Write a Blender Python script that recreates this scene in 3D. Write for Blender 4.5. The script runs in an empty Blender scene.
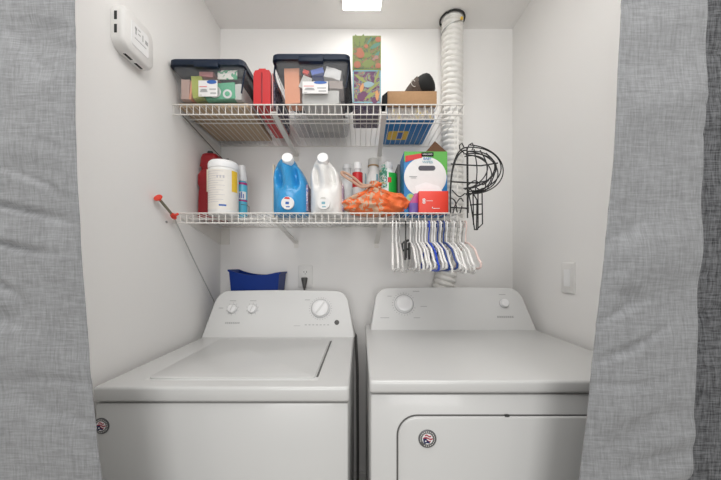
import bpy, bmesh, math, random
from mathutils import Vector, Matrix, noise
C = bpy.context.scene
COL = C.collection
PI = math.pi
rnd = random.Random(7)
F = 300.0; CX = 360.5; HY = 265.0; CZ = 1.25
def X(px, d): return (px-CX)*d/F            # photo measurement at depth d -> metres
def Z(py, d): return CZ+(HY-py)*d/F

# ---------------------------------------------------------------- materials
def mat(name, col, rough=.5, metal=0, emit=None, spec=None, alpha=None, bump=None, trans=None, coat=None):
    m = bpy.data.materials.new(name); m.use_nodes = True
    nt = m.node_tree; b = nt.nodes['Principled BSDF']
    b.inputs['Base Color'].default_value = (*col, 1); b.inputs['Roughness'].default_value = rough
    b.inputs['Metallic'].default_value = metal
    if spec is not None: b.inputs['Specular IOR Level'].default_value = spec
    if coat: b.inputs['Coat Weight'].default_value = coat; b.inputs['Coat Roughness'].default_value = .08
    if trans is not None: b.inputs['Transmission Weight'].default_value = trans
    if alpha is not None: b.inputs['Alpha'].default_value = alpha
    if emit: b.inputs['Emission Color'].default_value = (*emit[0], 1); b.inputs['Emission Strength'].default_value = emit[1]
    # slight procedural tone variation and bump on every surface
    tc = nt.nodes.new('ShaderNodeTexCoord'); nz = nt.nodes.new('ShaderNodeTexNoise')
    sc, st, var = bump if bump else (60, .03, .04)
    nz.inputs['Scale'].default_value = sc; nz.inputs['Detail'].default_value = 3
    nt.links.new(tc.outputs['Object'], nz.inputs['Vector'])
    bp = nt.nodes.new('ShaderNodeBump'); bp.inputs['Strength'].default_value = st; bp.inputs['Distance'].default_value = .002
    nt.links.new(nz.outputs['Fac'], bp.inputs['Height']); nt.links.new(bp.outputs['Normal'], b.inputs['Normal'])
    mx = nt.nodes.new('ShaderNodeMix'); mx.data_type = 'RGBA'
    mx.inputs[6].default_value = (*[c*(1-var) for c in col], 1); mx.inputs[7].default_value = (*[min(1, c*(1+var)) for c in col], 1)
    nt.links.new(nz.outputs['Fac'], mx.inputs[0]); nt.links.new(mx.outputs[2], b.inputs['Base Color'])
    return m
def ramp_mat(name, stops, scale, rough=.5, kind='noise', dist=0., stretch=(1,1,1), detail=2., interp='CONSTANT', bumpst=0):
    m = bpy.data.materials.new(name); m.use_nodes = True; nt = m.node_tree; b = nt.nodes['Principled BSDF']
    b.inputs['Roughness'].default_value = rough
    tc = nt.nodes.new('ShaderNodeTexCoord'); mp = nt.nodes.new('ShaderNodeMapping'); mp.inputs['Scale'].default_value = stretch
    nt.links.new(tc.outputs['Object'], mp.inputs['Vector'])
    if kind == 'voronoi':
        t = nt.nodes.new('ShaderNodeTexVoronoi'); out = t.outputs['Color']
    elif kind == 'wave':
        t = nt.nodes.new('ShaderNodeTexWave'); t.inputs['Distortion'].default_value = dist; out = t.outputs['Fac']
    else:
        t = nt.nodes.new('ShaderNodeTexNoise'); t.inputs['Detail'].default_value = detail; t.inputs['Distortion'].default_value = dist; out = t.outputs['Fac']
    t.inputs['Scale'].default_value = scale
    nt.links.new(mp.outputs['Vector'], t.inputs['Vector'])
    cr = nt.nodes.new('ShaderNodeValToRGB'); cr.color_ramp.interpolation = interp
    els = cr.color_ramp.elements
    els[0].position = stops[0][0]; els[0].color = (*stops[0][1], 1)
    els[1].position = stops[1][0]; els[1].color = (*stops[1][1], 1)
    for p, c in stops[2:]:
        e = els.new(p); e.color = (*c, 1)
    nt.links.new(out, cr.inputs['Fac']); nt.links.new(cr.outputs['Color'], b.inputs['Base Color'])
    if bumpst:
        bp = nt.nodes.new('ShaderNodeBump'); bp.inputs['Strength'].default_value = bumpst; bp.inputs['Distance'].default_value = .002
        nt.links.new(out, bp.inputs['Height']); nt.links.new(bp.outputs['Normal'], b.inputs['Normal'])
    return m
def fabric(name, dark, light, sc=260, contrast=1.0, transl=0.0):
    m = bpy.data.materials.new(name); m.use_nodes = True; nt = m.node_tree; b = nt.nodes['Principled BSDF']
    b.inputs['Roughness'].default_value = .9; b.inputs['Specular IOR Level'].default_value = .15
    b.inputs['Sheen Weight'].default_value = .2
    tc = nt.nodes.new('ShaderNodeTexCoord')
    outs = []
    for s in ((sc*.12, 1, sc*1.3), (sc*1.3, 1, sc*.14)):
        mp = nt.nodes.new('ShaderNodeMapping'); mp.inputs['Scale'].default_value = s
        nz = nt.nodes.new('ShaderNodeTexNoise'); nz.inputs['Scale'].default_value = 1.0; nz.inputs['Detail'].default_value = 4; nz.inputs['Roughness'].default_value = .6
        nt.links.new(tc.outputs['Object'], mp.inputs['Vector']); nt.links.new(mp.outputs['Vector'], nz.inputs['Vector']); outs.append(nz.outputs['Fac'])
    ad = nt.nodes.new('ShaderNodeMath'); ad.operation = 'ADD'
    nt.links.new(outs[0], ad.inputs[0]); nt.links.new(outs[1], ad.inputs[1])
    mr = nt.nodes.new('ShaderNodeMapRange'); mr.inputs[1].default_value = 1-.28/contrast; mr.inputs[2].default_value = 1+.28/contrast
    nt.links.new(ad.outputs[0], mr.inputs[0])
    mx = nt.nodes.new('ShaderNodeMix'); mx.data_type = 'RGBA'; mx.inputs[6].default_value = (*dark, 1); mx.inputs[7].default_value = (*light, 1)
    nt.links.new(mr.outputs[0], mx.inputs[0]); nt.links.new(mx.outputs[2], b.inputs['Base Color'])
    bp = nt.nodes.new('ShaderNodeBump'); bp.inputs['Strength'].default_value = .35; bp.inputs['Distance'].default_value = .001
    nt.links.new(mr.outputs[0], bp.inputs['Height']); nt.links.new(bp.outputs['Normal'], b.inputs['Normal'])
    return m
M = {}
M['wall'] = mat('wall_paint', (.88,.868,.85), .85, bump=(180,.06,.01))
M['ceil'] = mat('ceiling_paint', (.94,.925,.905), .9, bump=(120,.05,.01))
M['trim'] = mat('trim_paint', (.80,.79,.77), .45)
M['floor'] = ramp_mat('vinyl_floor', [(0,(.46,.43,.39)),(1,(.62,.59,.54))], 6, .45, 'noise', 1.5, (1,12,1), 5, 'LINEAR')
M['enamel'] = mat('white_enamel', (.60,.60,.59), .30, coat=.3, bump=(20,.01,.005))
M['console'] = mat('white_console_plastic', (.66,.66,.65), .38, bump=(20,.01,.005))
M['knob'] = mat('knob_plastic', (.80,.80,.80), .3)
M['knobgrey'] = mat('knob_ring_grey', (.35,.35,.36), .35, .3)
M['ink'] = mat('grey_ink', (.42,.42,.42), .6)
M['dark'] = mat('dark_gap', (.035,.035,.035), .8)
M['darkgrey'] = mat('dark_grey_plastic', (.09,.088,.085), .5)
M['wire'] = mat('white_coated_wire', (.78,.76,.72), .4)
M['white'] = mat('white_plastic', (.82,.81,.79), .4)
M['whiter'] = mat('white_cap_plastic', (.88,.88,.88), .35)
M['milky'] = mat('milky_plastic', (.76,.76,.76), .3, alpha=.9)
M['navy'] = mat('navy_plastic', (.005,.014,.034), .4, spec=.3)
M['black'] = mat('black_coated_wire', (.012,.012,.012), .4)
M['card'] = mat('cardboard', (.42,.25,.13), .85, bump=(90,.1,.12))
M['cardlight'] = mat('pale_cardboard', (.50,.38,.26), .85, bump=(60,.1,.10))
M['carddark'] = mat('dark_cardboard', (.13,.065,.035), .9)
M['red'] = mat('red_plastic', (.56,.012,.016), .35)
M['deepred'] = mat('dark_red_plastic', (.27,.008,.014), .35)
M['redbox'] = mat('red_orange_card', (.80,.055,.03), .45)
M['blue'] = mat('sky_blue_plastic', (.035,.30,.62), .28, coat=.2)
M['boxblue'] = mat('bright_blue_card', (.015,.20,.50), .5)
M['boxgreen'] = mat('green_card', (.11,.42,.07), .5)
M['binblue'] = mat('cobalt_plastic', (.002,.026,.19), .45, spec=.25)
M['silver'] = mat('foil_duct', (.80,.785,.75), .42, .12, bump=(90,.12,.04))
M['steel'] = mat('steel', (.45,.45,.44), .35, .8)
M['olive'] = mat('olive_spring_tube', (.22,.20,.14), .5)
M['tan'] = mat('tan_cord', (.52,.33,.24), .8)
M['paper'] = mat('white_paper', (.80,.79,.78), .6)
M['cream'] = mat('cream_label', (.80,.72,.58), .5)
M['yellow'] = mat('yellow_print', (.85,.55,.04), .5)
M['lime'] = mat('lime_plastic', (.50,.56,.10), .6)
M['pink'] = mat('pink_cloth', (.75,.28,.28), .8)
M['blush'] = mat('blush_paper', (.62,.42,.36), .8)
M['salmon'] = mat('salmon_folder', (.85,.36,.20), .6)
M['mint'] = mat('mint_green_wrap', (.10,.46,.26), .5)
M['greygoods'] = mat('grey_goods', (.16,.16,.16), .7)
M['palegoods'] = mat('pale_goods', (.62,.61,.58), .7)
M['printblue'] = mat('blue_print', (.03,.12,.42), .5)
M['printred'] = mat('red_print', (.62,.03,.03), .5)
M['magenta'] = mat('magenta_wrap', (.42,.04,.20), .35)
M['purple'] = mat('purple_blue_wrap', (.13,.07,.32), .3)
M['cyan'] = mat('cyan_wrap', (.10,.48,.66), .35)
M['leafgreen'] = mat('leaf_green', (.02,.42,.05), .4)
M['hangblue'] = mat('blue_hanger_plastic', (.01,.06,.50), .35)
M['hangnavy'] = mat('navy_hanger_plastic', (.01,.045,.22), .35)
M['hangwhite'] = mat('white_hanger_plastic', (.82,.81,.79), .35)
M['hangclear'] = mat('clear_hanger_plastic', (.75,.74,.72), .2, alpha=.55)
M['hangpink'] = mat('pale_pink_hanger_plastic', (.74,.58,.54), .35)
M['lamp'] = mat('lit_diffuser', (1,1,1), .5, emit=((1,.985,.96), 6.8))
M['flagblue'] = mat('navy_enamel', (.01,.02,.09), .3)
M['flagred'] = mat('crimson_enamel', (.40,.02,.05), .3)
M['chrome'] = mat('brushed_badge', (.13,.13,.135), .4, .4)
M['pouch'] = ramp_mat('brown_mesh_fabric', [(0,(.045,.035,.03)),(1,(.16,.12,.10))], 220, .9, interp='LINEAR')
M['blackfab'] = mat('black_fabric', (.008,.008,.008), .8)
M['dimple'] = ramp_mat('patterned_magazine', [(0,(.02,.02,.05)),(.45,(.30,.28,.36)),(.55,(.05,.04,.10)),(.62,(.42,.40,.42))], 45, .5, dist=1)
M['tote'] = None
def tote_mat():
    m = bpy.data.materials.new('clear_tote_plastic'); m.use_nodes = True; nt = m.node_tree; b = nt.nodes['Principled BSDF']
    b.inputs['Base Color'].default_value = (.62,.63,.64,1); b.inputs['Roughness'].default_value = .22
    tr = nt.nodes.new('ShaderNodeBsdfTransparent'); tr.inputs[0].default_value = (.96,.965,.97,1)
    mx = nt.nodes.new('ShaderNodeMixShader'); mx.inputs[0].default_value = .15
    nt.links.new(tr.outputs[0], mx.inputs[1]); nt.links.new(b.outputs[0], mx.inputs[2])
    nt.links.new(mx.outputs[0], nt.nodes['Material Output'].inputs['Surface'])
    return m
M['tote'] = tote_mat()
M['curtain'] = fabric('grey_linen_lining', (.205,.209,.215), (.32,.328,.338), 240)
M['curtaindark'] = fabric('shaded_fold_linen', (.03,.031,.034), (.175,.18,.19), 260, 1.1)  # darker copy of the linen, with the fold's shadow in its colour
M['jungle'] = ramp_mat('olive_leaf_print', [(0,(.07,.11,.06)),(.38,(.13,.17,.05)),(.45,(.18,.20,.06)),(.52,(.09,.13,.08)),(.57,(.28,.13,.06)),(.66,(.15,.18,.08))], 26, .5, dist=1.8)
M['tropic'] = ramp_mat('plum_leaf_print', [(0,(.10,.03,.09)),(.42,(.17,.07,.14)),(.47,(.24,.25,.07)),(.52,(.15,.24,.26)),(.57,(.13,.05,.12)),(.63,(.50,.24,.08)),(.70,(.28,.34,.12))], 24, .5, dist=2.2)
M['boxbottom'] = ramp_mat('grey_mauve_back_print', [(0,(.16,.14,.18)),(.5,(.30,.28,.32)),(.56,(.09,.07,.14))], 60, .6)
M['greyprint'] = ramp_mat('grey_box_print', [(0,(.30,.28,.26)),(.5,(.42,.38,.34)),(.6,(.52,.40,.14)),(.66,(.30,.28,.28))], 50, .6, stretch=(1,1,.6))
M['lightblueborder'] = mat('light_blue_border', (.20,.42,.50), .5)
M['jugside'] = ramp_mat('back_label_print', [(0,(.30,.20,.30)),(.5,(.60,.52,.56)),(.6,(.16,.20,.45))], 60, .5)
M['bag'] = None
def bag_mat():
    m = bpy.data.materials.new('tan_bag_with_orange_print'); m.use_nodes = True; nt = m.node_tree; b = nt.nodes['Principled BSDF']
    b.inputs['Roughness'].default_value = .6
    tc = nt.nodes.new('ShaderNodeTexCoord')
    nz = nt.nodes.new('ShaderNodeTexNoise'); nz.inputs['Scale'].default_value = 34; nz.inputs['Distortion'].default_value = 1.6; nz.inputs['Detail'].default_value = 1.5
    nt.links.new(tc.outputs['Object'], nz.inputs['Vector'])
    # print mask: a lobe on the camera-side centre of the bag, plus the speckle
    sp = nt.nodes.new('ShaderNodeSeparateXYZ'); nt.links.new(tc.outputs['Object'], sp.inputs[0])
    ab = nt.nodes.new('ShaderNodeMath'); ab.operation = 'ABSOLUTE'; nt.links.new(sp.outputs['X'], ab.inputs[0])
    mu = nt.nodes.new('ShaderNodeMath'); mu.operation = 'MULTIPLY_ADD'; mu.inputs[1].default_value = .62; mu.inputs[2].default_value = 0
    nt.links.new(ab.outputs[0], mu.inputs[0])
    m2 = nt.nodes.new('ShaderNodeMath'); m2.operation = 'MULTIPLY_ADD'; m2.inputs[1].default_value = .38; nt.links.new(sp.outputs['Z'], m2.inputs[0]); nt.links.new(mu.outputs[0], m2.inputs[2])
    mr = nt.nodes.new('ShaderNodeMapRange'); mr.inputs[1].default_value = .092; mr.inputs[2].default_value = .098; mr.inputs[3].default_value = 1; mr.inputs[4].default_value = 0
    nt.links.new(m2.outputs[0], mr.inputs[0])
    sx = nt.nodes.new('ShaderNodeMapRange'); sx.inputs[1].default_value = .035; sx.inputs[2].default_value = .045; nt.links.new(sp.outputs['X'], sx.inputs[0])
    gt = nt.nodes.new('ShaderNodeMapRange'); gt.inputs[1].default_value = .47; gt.inputs[2].default_value = .49; nt.links.new(nz.outputs['Fac'], gt.inputs[0])
    mxm = nt.nodes.new('ShaderNodeMath'); mxm.operation = 'MAXIMUM'; nt.links.new(sx.outputs[0], mxm.inputs[0]); nt.links.new(gt.outputs[0], mxm.inputs[1])
    an = nt.nodes.new('ShaderNodeMath'); an.operation = 'MULTIPLY'; nt.links.new(mxm.outputs[0], an.inputs[0]); nt.links.new(mr.outputs[0], an.inputs[1])
    mx = nt.nodes.new('ShaderNodeMix'); mx.data_type = 'RGBA'; mx.inputs[6].default_value = (.60,.40,.27,1); mx.inputs[7].default_value = (.80,.17,.045,1)
    nt.links.new(an.outputs[0], mx.inputs[0]); nt.links.new(mx.outputs[2], b.inputs['Base Color'])
    return m
M['bag'] = bag_mat()

# ---------------------------------------------------------------- mesh helpers
def box(bm, x0, x1, y0, y1, z0, z1, mi=0, bev=0, seg=2):
    vs = [bm.verts.new(p) for p in ((x0,y0,z0),(x1,y0,z0),(x1,y1,z0),(x0,y1,z0),(x0,y0,z1),(x1,y0,z1),(x1,y1,z1),(x0,y1,z1))]
    fs = [bm.faces.new([vs[i] for i in q]) for q in ((0,3,2,1),(4,5,6,7),(0,1,5,4),(1,2,6,5),(2,3,7,6),(3,0,4,7))]
    for f in fs: f.material_index = mi
    if bev:
        es = list({e for f in fs for e in f.edges})
        r = bmesh.ops.bevel(bm, geom=es, offset=bev, segments=seg, affect='EDGES', profile=.5)
        for f in r['faces']: f.material_index = mi
    return vs
def loft(bm, rings, mi=0, cap0=True, cap1=True, closed=True):
    R = [[bm.verts.new(p) for p in r] for r in rings]; n = len(R[0])
    for a, b in zip(R, R[1:]):
        for i in range(n if closed else n-1):
            j = (i+1) % n
            f = bm.faces.new((a[i], a[j], b[j], b[i])); f.material_index = mi
    if cap0: f = bm.faces.new(R[0][::-1]); f.material_index = mi
    if cap1: f = bm.faces.new(R[-1]); f.material_index = mi
    return R
def tube(bm, pts, r, seg=8, closed=False, mi=0):
    pts = [Vector(p) for p in pts]; n = len(pts)
    rr = r if isinstance(r, (list, tuple)) else [r]*n
    rings = []; up = None
    for i, p in enumerate(pts):
        if closed: t = (pts[(i+1) % n]-pts[i-1]).normalized()
        else: t = (pts[min(i+1, n-1)]-pts[max(i-1, 0)]).normalized()
        if up is None:
            up = Vector((0,0,1)) if abs(t.z) < .9 else Vector((1,0,0))
        up = (up-t*up.dot(t))
        if up.length < 1e-5: up = Vector((0,1,0))-t*t.y
        up.normalize(); s = t.cross(up)
        rings.append([p+(up*math.cos(a)+s*math.sin(a))*rr[i] for a in (2*PI*k/seg for k in range(seg))])
    if closed:
        R = [[bm.verts.new(q) for q in ring] for ring in rings]
        for a, b in zip(R, R[1:]+R[:1]):
            for i in range(seg):
                j = (i+1) % seg; f = bm.faces.new((a[i], a[j], b[j], b[i])); f.material_index = mi
    else: loft(bm, rings, mi)
def lathe(bm, prof, c, axis=(0,0,1), seg=32, mi=0):
    ax = Vector(axis).normalized(); q = ax.to_track_quat('Z', 'Y'); c = Vector(c)
    rings = [[c+q @ Vector((r*math.cos(2*PI*k/seg), r*math.sin(2*PI*k/seg), h)) for k in range(seg)] for r, h in prof]
    loft(bm, rings, mi)
def prism(bm, pts, y0, y1, mi=0):           # outline of (x, z) pushed along y
    loft(bm, [[(x, y1, z) for x, z in pts], [(x, y0, z) for x, z in pts]], mi)
def rrect(x0, x1, z0, z1, r, n=6):
    out = []
    for cx, cz, a0 in ((x1-r, z1-r, 0), (x0+r, z1-r, PI/2), (x0+r, z0+r, PI), (x1-r, z0+r, 1.5*PI)):
        for k in range(n+1):
            a = a0+PI/2*k/n; out.append((cx+r*math.cos(a), cz+r*math.sin(a)))
    return out
def circle(cx, cz, r, n=24, rz=None):
    return [(cx+r*math.cos(2*PI*k/n), cz+(rz or r)*math.sin(2*PI*k/n)) for k in range(n)]
def obj(name, bm, m, parent=None, smooth=True, origin=None, ang=40):
    bmesh.ops.recalc_face_normals(bm, faces=bm.faces)
    me = bpy.data.meshes.new(name)
    if origin is not None: bmesh.ops.translate(bm, verts=bm.verts, vec=-Vector(origin))
    bm.to_mesh(me); bm.free()
    for mm in (m if isinstance(m, (list, tuple)) else [m]): me.materials.append(mm)
    if smooth:
        me.polygons.foreach_set('use_smooth', [True]*len(me.polygons)); me.set_sharp_from_angle(angle=math.radians(ang))
    o = bpy.data.objects.new(name, me); COL.objects.link(o)
    if origin is not None: o.location = origin
    if parent is not None:
        o.parent = parent; o.matrix_parent_inverse = Matrix.Translation(-Vector(parent.location)) if origin is None or True else Matrix()
    return o
def tag(o, label, cat, group=None):
    o['label'] = label; o['category'] = cat
    if group: o['group'] = group
    return o
def thing(name, loc, label, cat, group=None):
    o = bpy.data.objects.new(name, None); COL.objects.link(o); o.location = loc; o.empty_display_size = .02
    return tag(o, label, cat, group)
def struct(name, bm, m, smooth=False):
    o = obj(name, bm, m, smooth=smooth); o['kind'] = 'structure'; return o
def B(): return bmesh.new()
def text(name, s, size, loc, m, parent=None, rot=(PI/2,0,0), depth=.0006):
    cu = bpy.data.curves.new(name, 'FONT'); cu.body = s; cu.size = size; cu.extrude = depth; cu.align_x = 'CENTER'; cu.align_y = 'CENTER'
    t = bpy.data.objects.new(name, cu); COL.objects.link(t)
    me = bpy.data.meshes.new_from_object(t.evaluated_get(bpy.context.evaluated_depsgraph_get()))
    bpy.data.objects.remove(t)
    me.materials.clear(); me.materials.append(m)
    o = bpy.data.objects.new(name, me); COL.objects.link(o); o.location = loc; o.rotation_euler = rot
    if parent is not None: o.parent = parent; o.matrix_parent_inverse = Matrix.Translation(-Vector(parent.location))
    return o

# ---------------------------------------------------------------- room shell
WL, WR, WB, CE = -.747, .811, 1.60, 2.51
b = B(); box(b, WL-.12, WR+.12, WB, WB+.1, -.05, CE+.05); struct('wall_back', b, M['wall'])
b = B(); box(b, WL-.12, WL, .42, WB, -.05, CE+.05); struct('wall_left', b, M['wall'])
b = B(); box(b, WR, WR+.12, .42, WB, -.05, CE+.05); struct('wall_right', b, M['wall'])
# ceiling with a round opening for the dryer duct
DX, DY, DR = .470, 1.537, .062
b = B()
n = 32; circ = [(DX+DR*math.cos(2*PI*k/n), DY+DR*math.sin(2*PI*k/n)) for k in range(n)]
top = [b.verts.new((x, y, CE)) for x, y in circ]; up = [b.verts.new((x, y, CE+.08)) for x, y in circ]
for i in range(n): b.faces.new((top[i], top[(i+1) % n], up[(i+1) % n], up[i]))
x0, x1, y0, y1 = DX-.0625, DX+.0625, DY-.0625, WB
sq = []
for x, y in circ:                            # project each rim point to the square around it
    dx, dy = x-DX, y-DY; k = .0625/max(abs(dx), abs(dy)); sq.append(b.verts.new((DX+dx*k, DY+dy*k, CE)))
for i in range(n):
    b.faces.new((top[i], sq[i], sq[(i+1) % n], top[(i+1) % n]))
box(b, WL, x0, .42, WB, CE, CE+.1); box(b, x1, WR, .42, WB, CE, CE+.1); box(b, x0, x1, .42, y0, CE, CE+.1)
struct('ceiling', b, M['ceil'])
b = B(); box(b, -2.2, 2.2, -1.5, WB+.1, -.06, 0); struct('floor', b, M['floor'])
for nm, a in (('baseboard_back', (WL, WR, WB-.014, WB, 0, .15)), ('baseboard_left', (WL, WL+.014, .45, WB-.014, 0, .15)), ('baseboard_right', (WR-.014, WR, .45, WB-.014, 0, .15))):
    b = B(); box(b, *a, bev=.004); struct(nm, b, M['trim'])

# ceiling light
t = thing('ceiling_light', (.008, 1.2, CE), 'lit white light panel set flush in the closet ceiling', 'light')
b = B(); box(b, -.089, .103, .93, 1.480, CE-.006, CE-.0005)
obj('frame', b, M['trim'], t, False)
b = B(); box(b, -.083, .097, .936, 1.474, CE-.010, CE-.0061, bev=.001); obj('diffuser', b, M['lamp'], t)

# alarm on the left wall (face turned into the closet)
t = thing('carbon_monoxide_alarm', (WL, .97, 1.975), 'white square alarm with side vent slots high on left wall', 'alarm')
def ringx(x, ins, r=.03, cy=.965, cz=1.974, h=.068):
    p = rrect(cy-h+ins, cy+h-ins, cz-h+ins, cz+h-ins, r); return [(x, a, c) for a, c in p]
b = B(); loft(b, [ringx(WL+.0005, 0), ringx(WL+.026, 0), ringx(WL+.034, .003), ringx(WL+.038, .010, .022)]); obj('housing', b, M['white'], t)
b = B(); loft(b, [ringx(WL+.0381, .030, .008), ringx(WL+.0396, .031, .008)]); obj('outer_panel', b, M['whiter'], t)
b = B(); 
for yy, zz, w, h in ((.945,1.985,.004,.018),(.96,1.985,.010,.003),(.96,1.998,.010,.003),(.975,1.985,.003,.02),(.992,1.982,.012,.012),(.965,1.963,.05,.002),(.945,1.995,.008,.008)):
    box(b, WL+.0393, WL+.0401, yy-w/2, yy+w/2, zz-h/2, zz+h/2)
obj('printed_marks', b, M['ink'], t, False)
for cz in (1.998, 1.958):
    b = B(); box(b, WL+.010, WL+.019, .8962, .899, cz-.013, cz+.013, bev=.001); obj('vent_slot', b, M['dark'], t)
for cy in (.945, .99):
    b = B(); box(b, WL+.010, WL+.019, cy-.015, cy+.015, 1.9053, 1.908, bev=.001); obj('vent_slot', b, M['dark'], t)

# ---------------------------------------------------------------- wire shelves
SL, SR, SF = WL+.004, .4125, 1.19
def wire_shelf(z, label, struts, group):
    t = thing('wire_shelf', (SL, WB-.005, z), label, 'shelf', group)
    b = B(); n = 45; r = .0016
    for i in range(n+1):
        x = SL+.003+(SR-SL-.006)*i/n
        tube(b, [(x, WB-.006, z), (x, SF+.003, z), (x, SF, z-.003), (x, SF, z-.040)], r, 5)
    obj('deck_wires', b, M['wire'], t)
    b = B(); tube(b, [(SL, SF-.0035, z-.001), (SR, SF-.0035, z-.001)], .0026, 7); tube(b, [(SL, SF-.0035, z-.040), (SR, SF-.0035, z-.040)], .0026, 7); obj('front_lip', b, M['wire'], t)
    for y in (1.30, 1.335, 1.594):
        b = B(); tube(b, [(SL, y, z-.0042), (SR, y, z-.0042)], .0028, 7); obj('cross_rail', b, M['wire'], t)
    for xf, xb, drop in struts:
        b = B(); A = Vector((xf, SF+.020, z-.016)); E = Vector((xb, WB-.001, z-drop)); w = .011
        # pressed steel strut: shallow channel with a foot plate
        loft(b, [[A+Vector((-w,0,0)), A+Vector((w,0,0)), A+Vector((w,0,-.006)), A+Vector((-w,0,-.006))],
                 [E+Vector((-w,-.004,0)), E+Vector((w,-.004,0)), E+Vector((w,-.004,-.007)), E+Vector((-w,-.004,-.007))]])
        box(b, xb-w, xb+w, WB-.004, WB-.0005, z-drop-.03, z-drop+.012)
        obj('bracket', b, M['wire'], t)
    return t
up_ = wire_shelf(1.885, 'upper white wire shelf carrying the storage totes', [(-.352, -.341, .052), (.097, .100, .052)], 'white wire shelves')
lo_ = wire_shelf(1.456, 'lower white wire shelf carrying jugs and the orange bag', [(-.352, -.342, .085), (.085, .085, .085)], 'white wire shelves')
for t, z, dz in ((up_, 1.885, .030), (lo_, 1.456, .055)):   # end brackets screwed along the left wall
    b = B(); x = WL+.004
    pts = [(SF+.05, z-.012), (WB-.003, z-.012), (WB-.003, z-.012-dz-.030), (WB-.02, z-.012-dz-.028)]
    loft(b, [[(x-.0035, y, q) for y, q in pts], [(x+.0005, y, q) for y, q in pts]])
    box(b, x, x+.045, WB-.004, WB-.0005, z-dz-.042, z-.012) if z < 1.6 else None
    obj('wall_bracket', b, M['wire'], t, False)
b = B(); tube(b, [(WL+.012, 1.24, 1.868), (WL+.016, 1.56, 1.815)], .002, 6); tube(b, [(WL+.016,1.56,1.815),(WL+.03,1.575,1.80),(WL+.05,1.58,1.81),(WL+.045,1.585,1.775),(WL+.02,1.585,1.785)], .003, 6)
obj('clip', b, M['darkgrey'], up_)
b = B(); tube(b, [(.388, SF+.004, 1.84), (.386, SF+.006, 1.463)], .003, 8); tube(b, [(.376, SF+.006, 1.84), (.374, SF+.006, 1.463)], .0016, 6)
obj('tie_rod', b, M['wire'], up_)
DZ = 1.8875     # top of upper deck wires
LZ = 1.4585     # top of lower deck wires

# ---------------------------------------------------------------- appliances
def console(root, pts, d0, z0, dd, h, back, name='console'):
    # pts: outline as (x, t) with t 0 at the foot and 1 at the top of the sloping face
    def ring(off, ins):
        cx = sum(p[0] for p in pts)/len(pts)
        return [(cx+(x-cx)*(1-ins), d0+dd*t*1.0+off, z0+h*t*(1-ins*.25)) for x, t in pts]
    b = B(); rings = [[(x, back, z0+h*tt*.985) for x, tt in pts]]
    rings.append([(x, min(back-.004, d0+dd*tt+.012), z0+h*tt) for x, tt in pts]); rings.append(ring(.004, .002)); rings.append(ring(.0, .012))
    loft(b, rings); return obj(name, b, M['console'], root)
def console_outline(xl0, xl1, xr1, xr0, r=.16, n=8):
    # foot-left, top-left, top-right, foot-right with rounded shoulders
    p = [(xr0, 0)]
    W = .055
    for k in range(n+1):
        a = k/n*PI/2; p.append((xr1-W+W*math.cos(a)+(xr0-xr1)*.2*(1-k/n), 1-r*2+r*2*math.sin(a)))
    p += [(xr1-W-(xr1-xl1-2*W)*q, 1+.018*math.sin(PI*q)) for q in (.2,.4,.6,.8)]
    for k in range(n+1):
        a = PI/2+k/n*PI/2; p.append((xl1+W+W*math.cos(a)-(xl1-xl0)*.2*(k/n), 1-r*2+r*2*math.sin(a)))
    p.append((xl0, 0)); return p
def face_pt(d0, z0, dd, h, x, t, off=0):
    nrm = Vector((0, -h, dd)).normalized(); return Vector((x, d0+dd*t, z0+h*t))+nrm*off, nrm
def dial(root, name, P, nrm, r, pointer=True, ang=.5, hh=.018, ring=True):
    b = B(); lathe(b, [(r*1.0,0),(r*1.0,.003),(r*.94,.005),(r*.88,hh*.9),(r*.82,hh),(r*.5,hh+.0005)], P, nrm, 36)
    k = obj(name, b, M['knob'], root)
    if ring:
        b = B(); lathe(b, [(r*1.06,.0),(r*1.06,.0015),(r*1.0,.0022)], P, nrm, 36); obj('knob_skirt', b, M['knobgrey'], k)
    if pointer:
        b = B(); q = nrm.to_track_quat('Z', 'Y'); c = P+nrm*(hh)
        d = q @ Vector((math.sin(ang), math.cos(ang), 0)); s = q @ Vector((math.cos(ang), -math.sin(ang), 0))
        w = r*.09; L = r*.72
        loft(b, [[c+d*L+s*w+nrm*o, c+d*L-s*w+nrm*o, c-d*L-s*w+nrm*o, c-d*L+s*w+nrm*o] for o in (-.001, .0035)])
        obj('pointer', b, M['console'], k)
    return k
def ticks(root, P, nrm, r, n=24, w=.0012, L=.004, mark=None, skip=()):
    b = B(); q = nrm.to_track_quat('Z', 'Y')
    for k in range(n):
        if k in skip: continue
        a = 2*PI*k/n; d = q @ Vector((math.sin(a), math.cos(a), 0)); s = q @ Vector((math.cos(a), -math.sin(a), 0)); c = P+d*r
        loft(b, [[c+s*w+nrm*o, c-s*w+nrm*o, c-s*w+d*L+nrm*o, c+s*w+d*L+nrm*o] for o in (.0001, .0007)])
    return obj('dial_marks', b, mark or M['ink'], root, False)
def dashes(root, name, params, items, m):
    b = B()
    for x, t, w, h in items:
        for_pts = []
        for o in (.0001, .0007):
            c, nrm = face_pt(*params, x, t, o); u = Vector((0, nrm.z, -nrm.y))*-1
            up = Vector((0, params[2], params[3])).normalized()
            for_pts.append([c+Vector((w/2,0,0))+up*h/2, c-Vector((w/2,0,0))+up*h/2, c-Vector((w/2,0,0))-up*h/2, c+Vector((w/2,0,0))-up*h/2])
        loft(b, for_pts)
    return obj(name, b, m, root, False)
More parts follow.
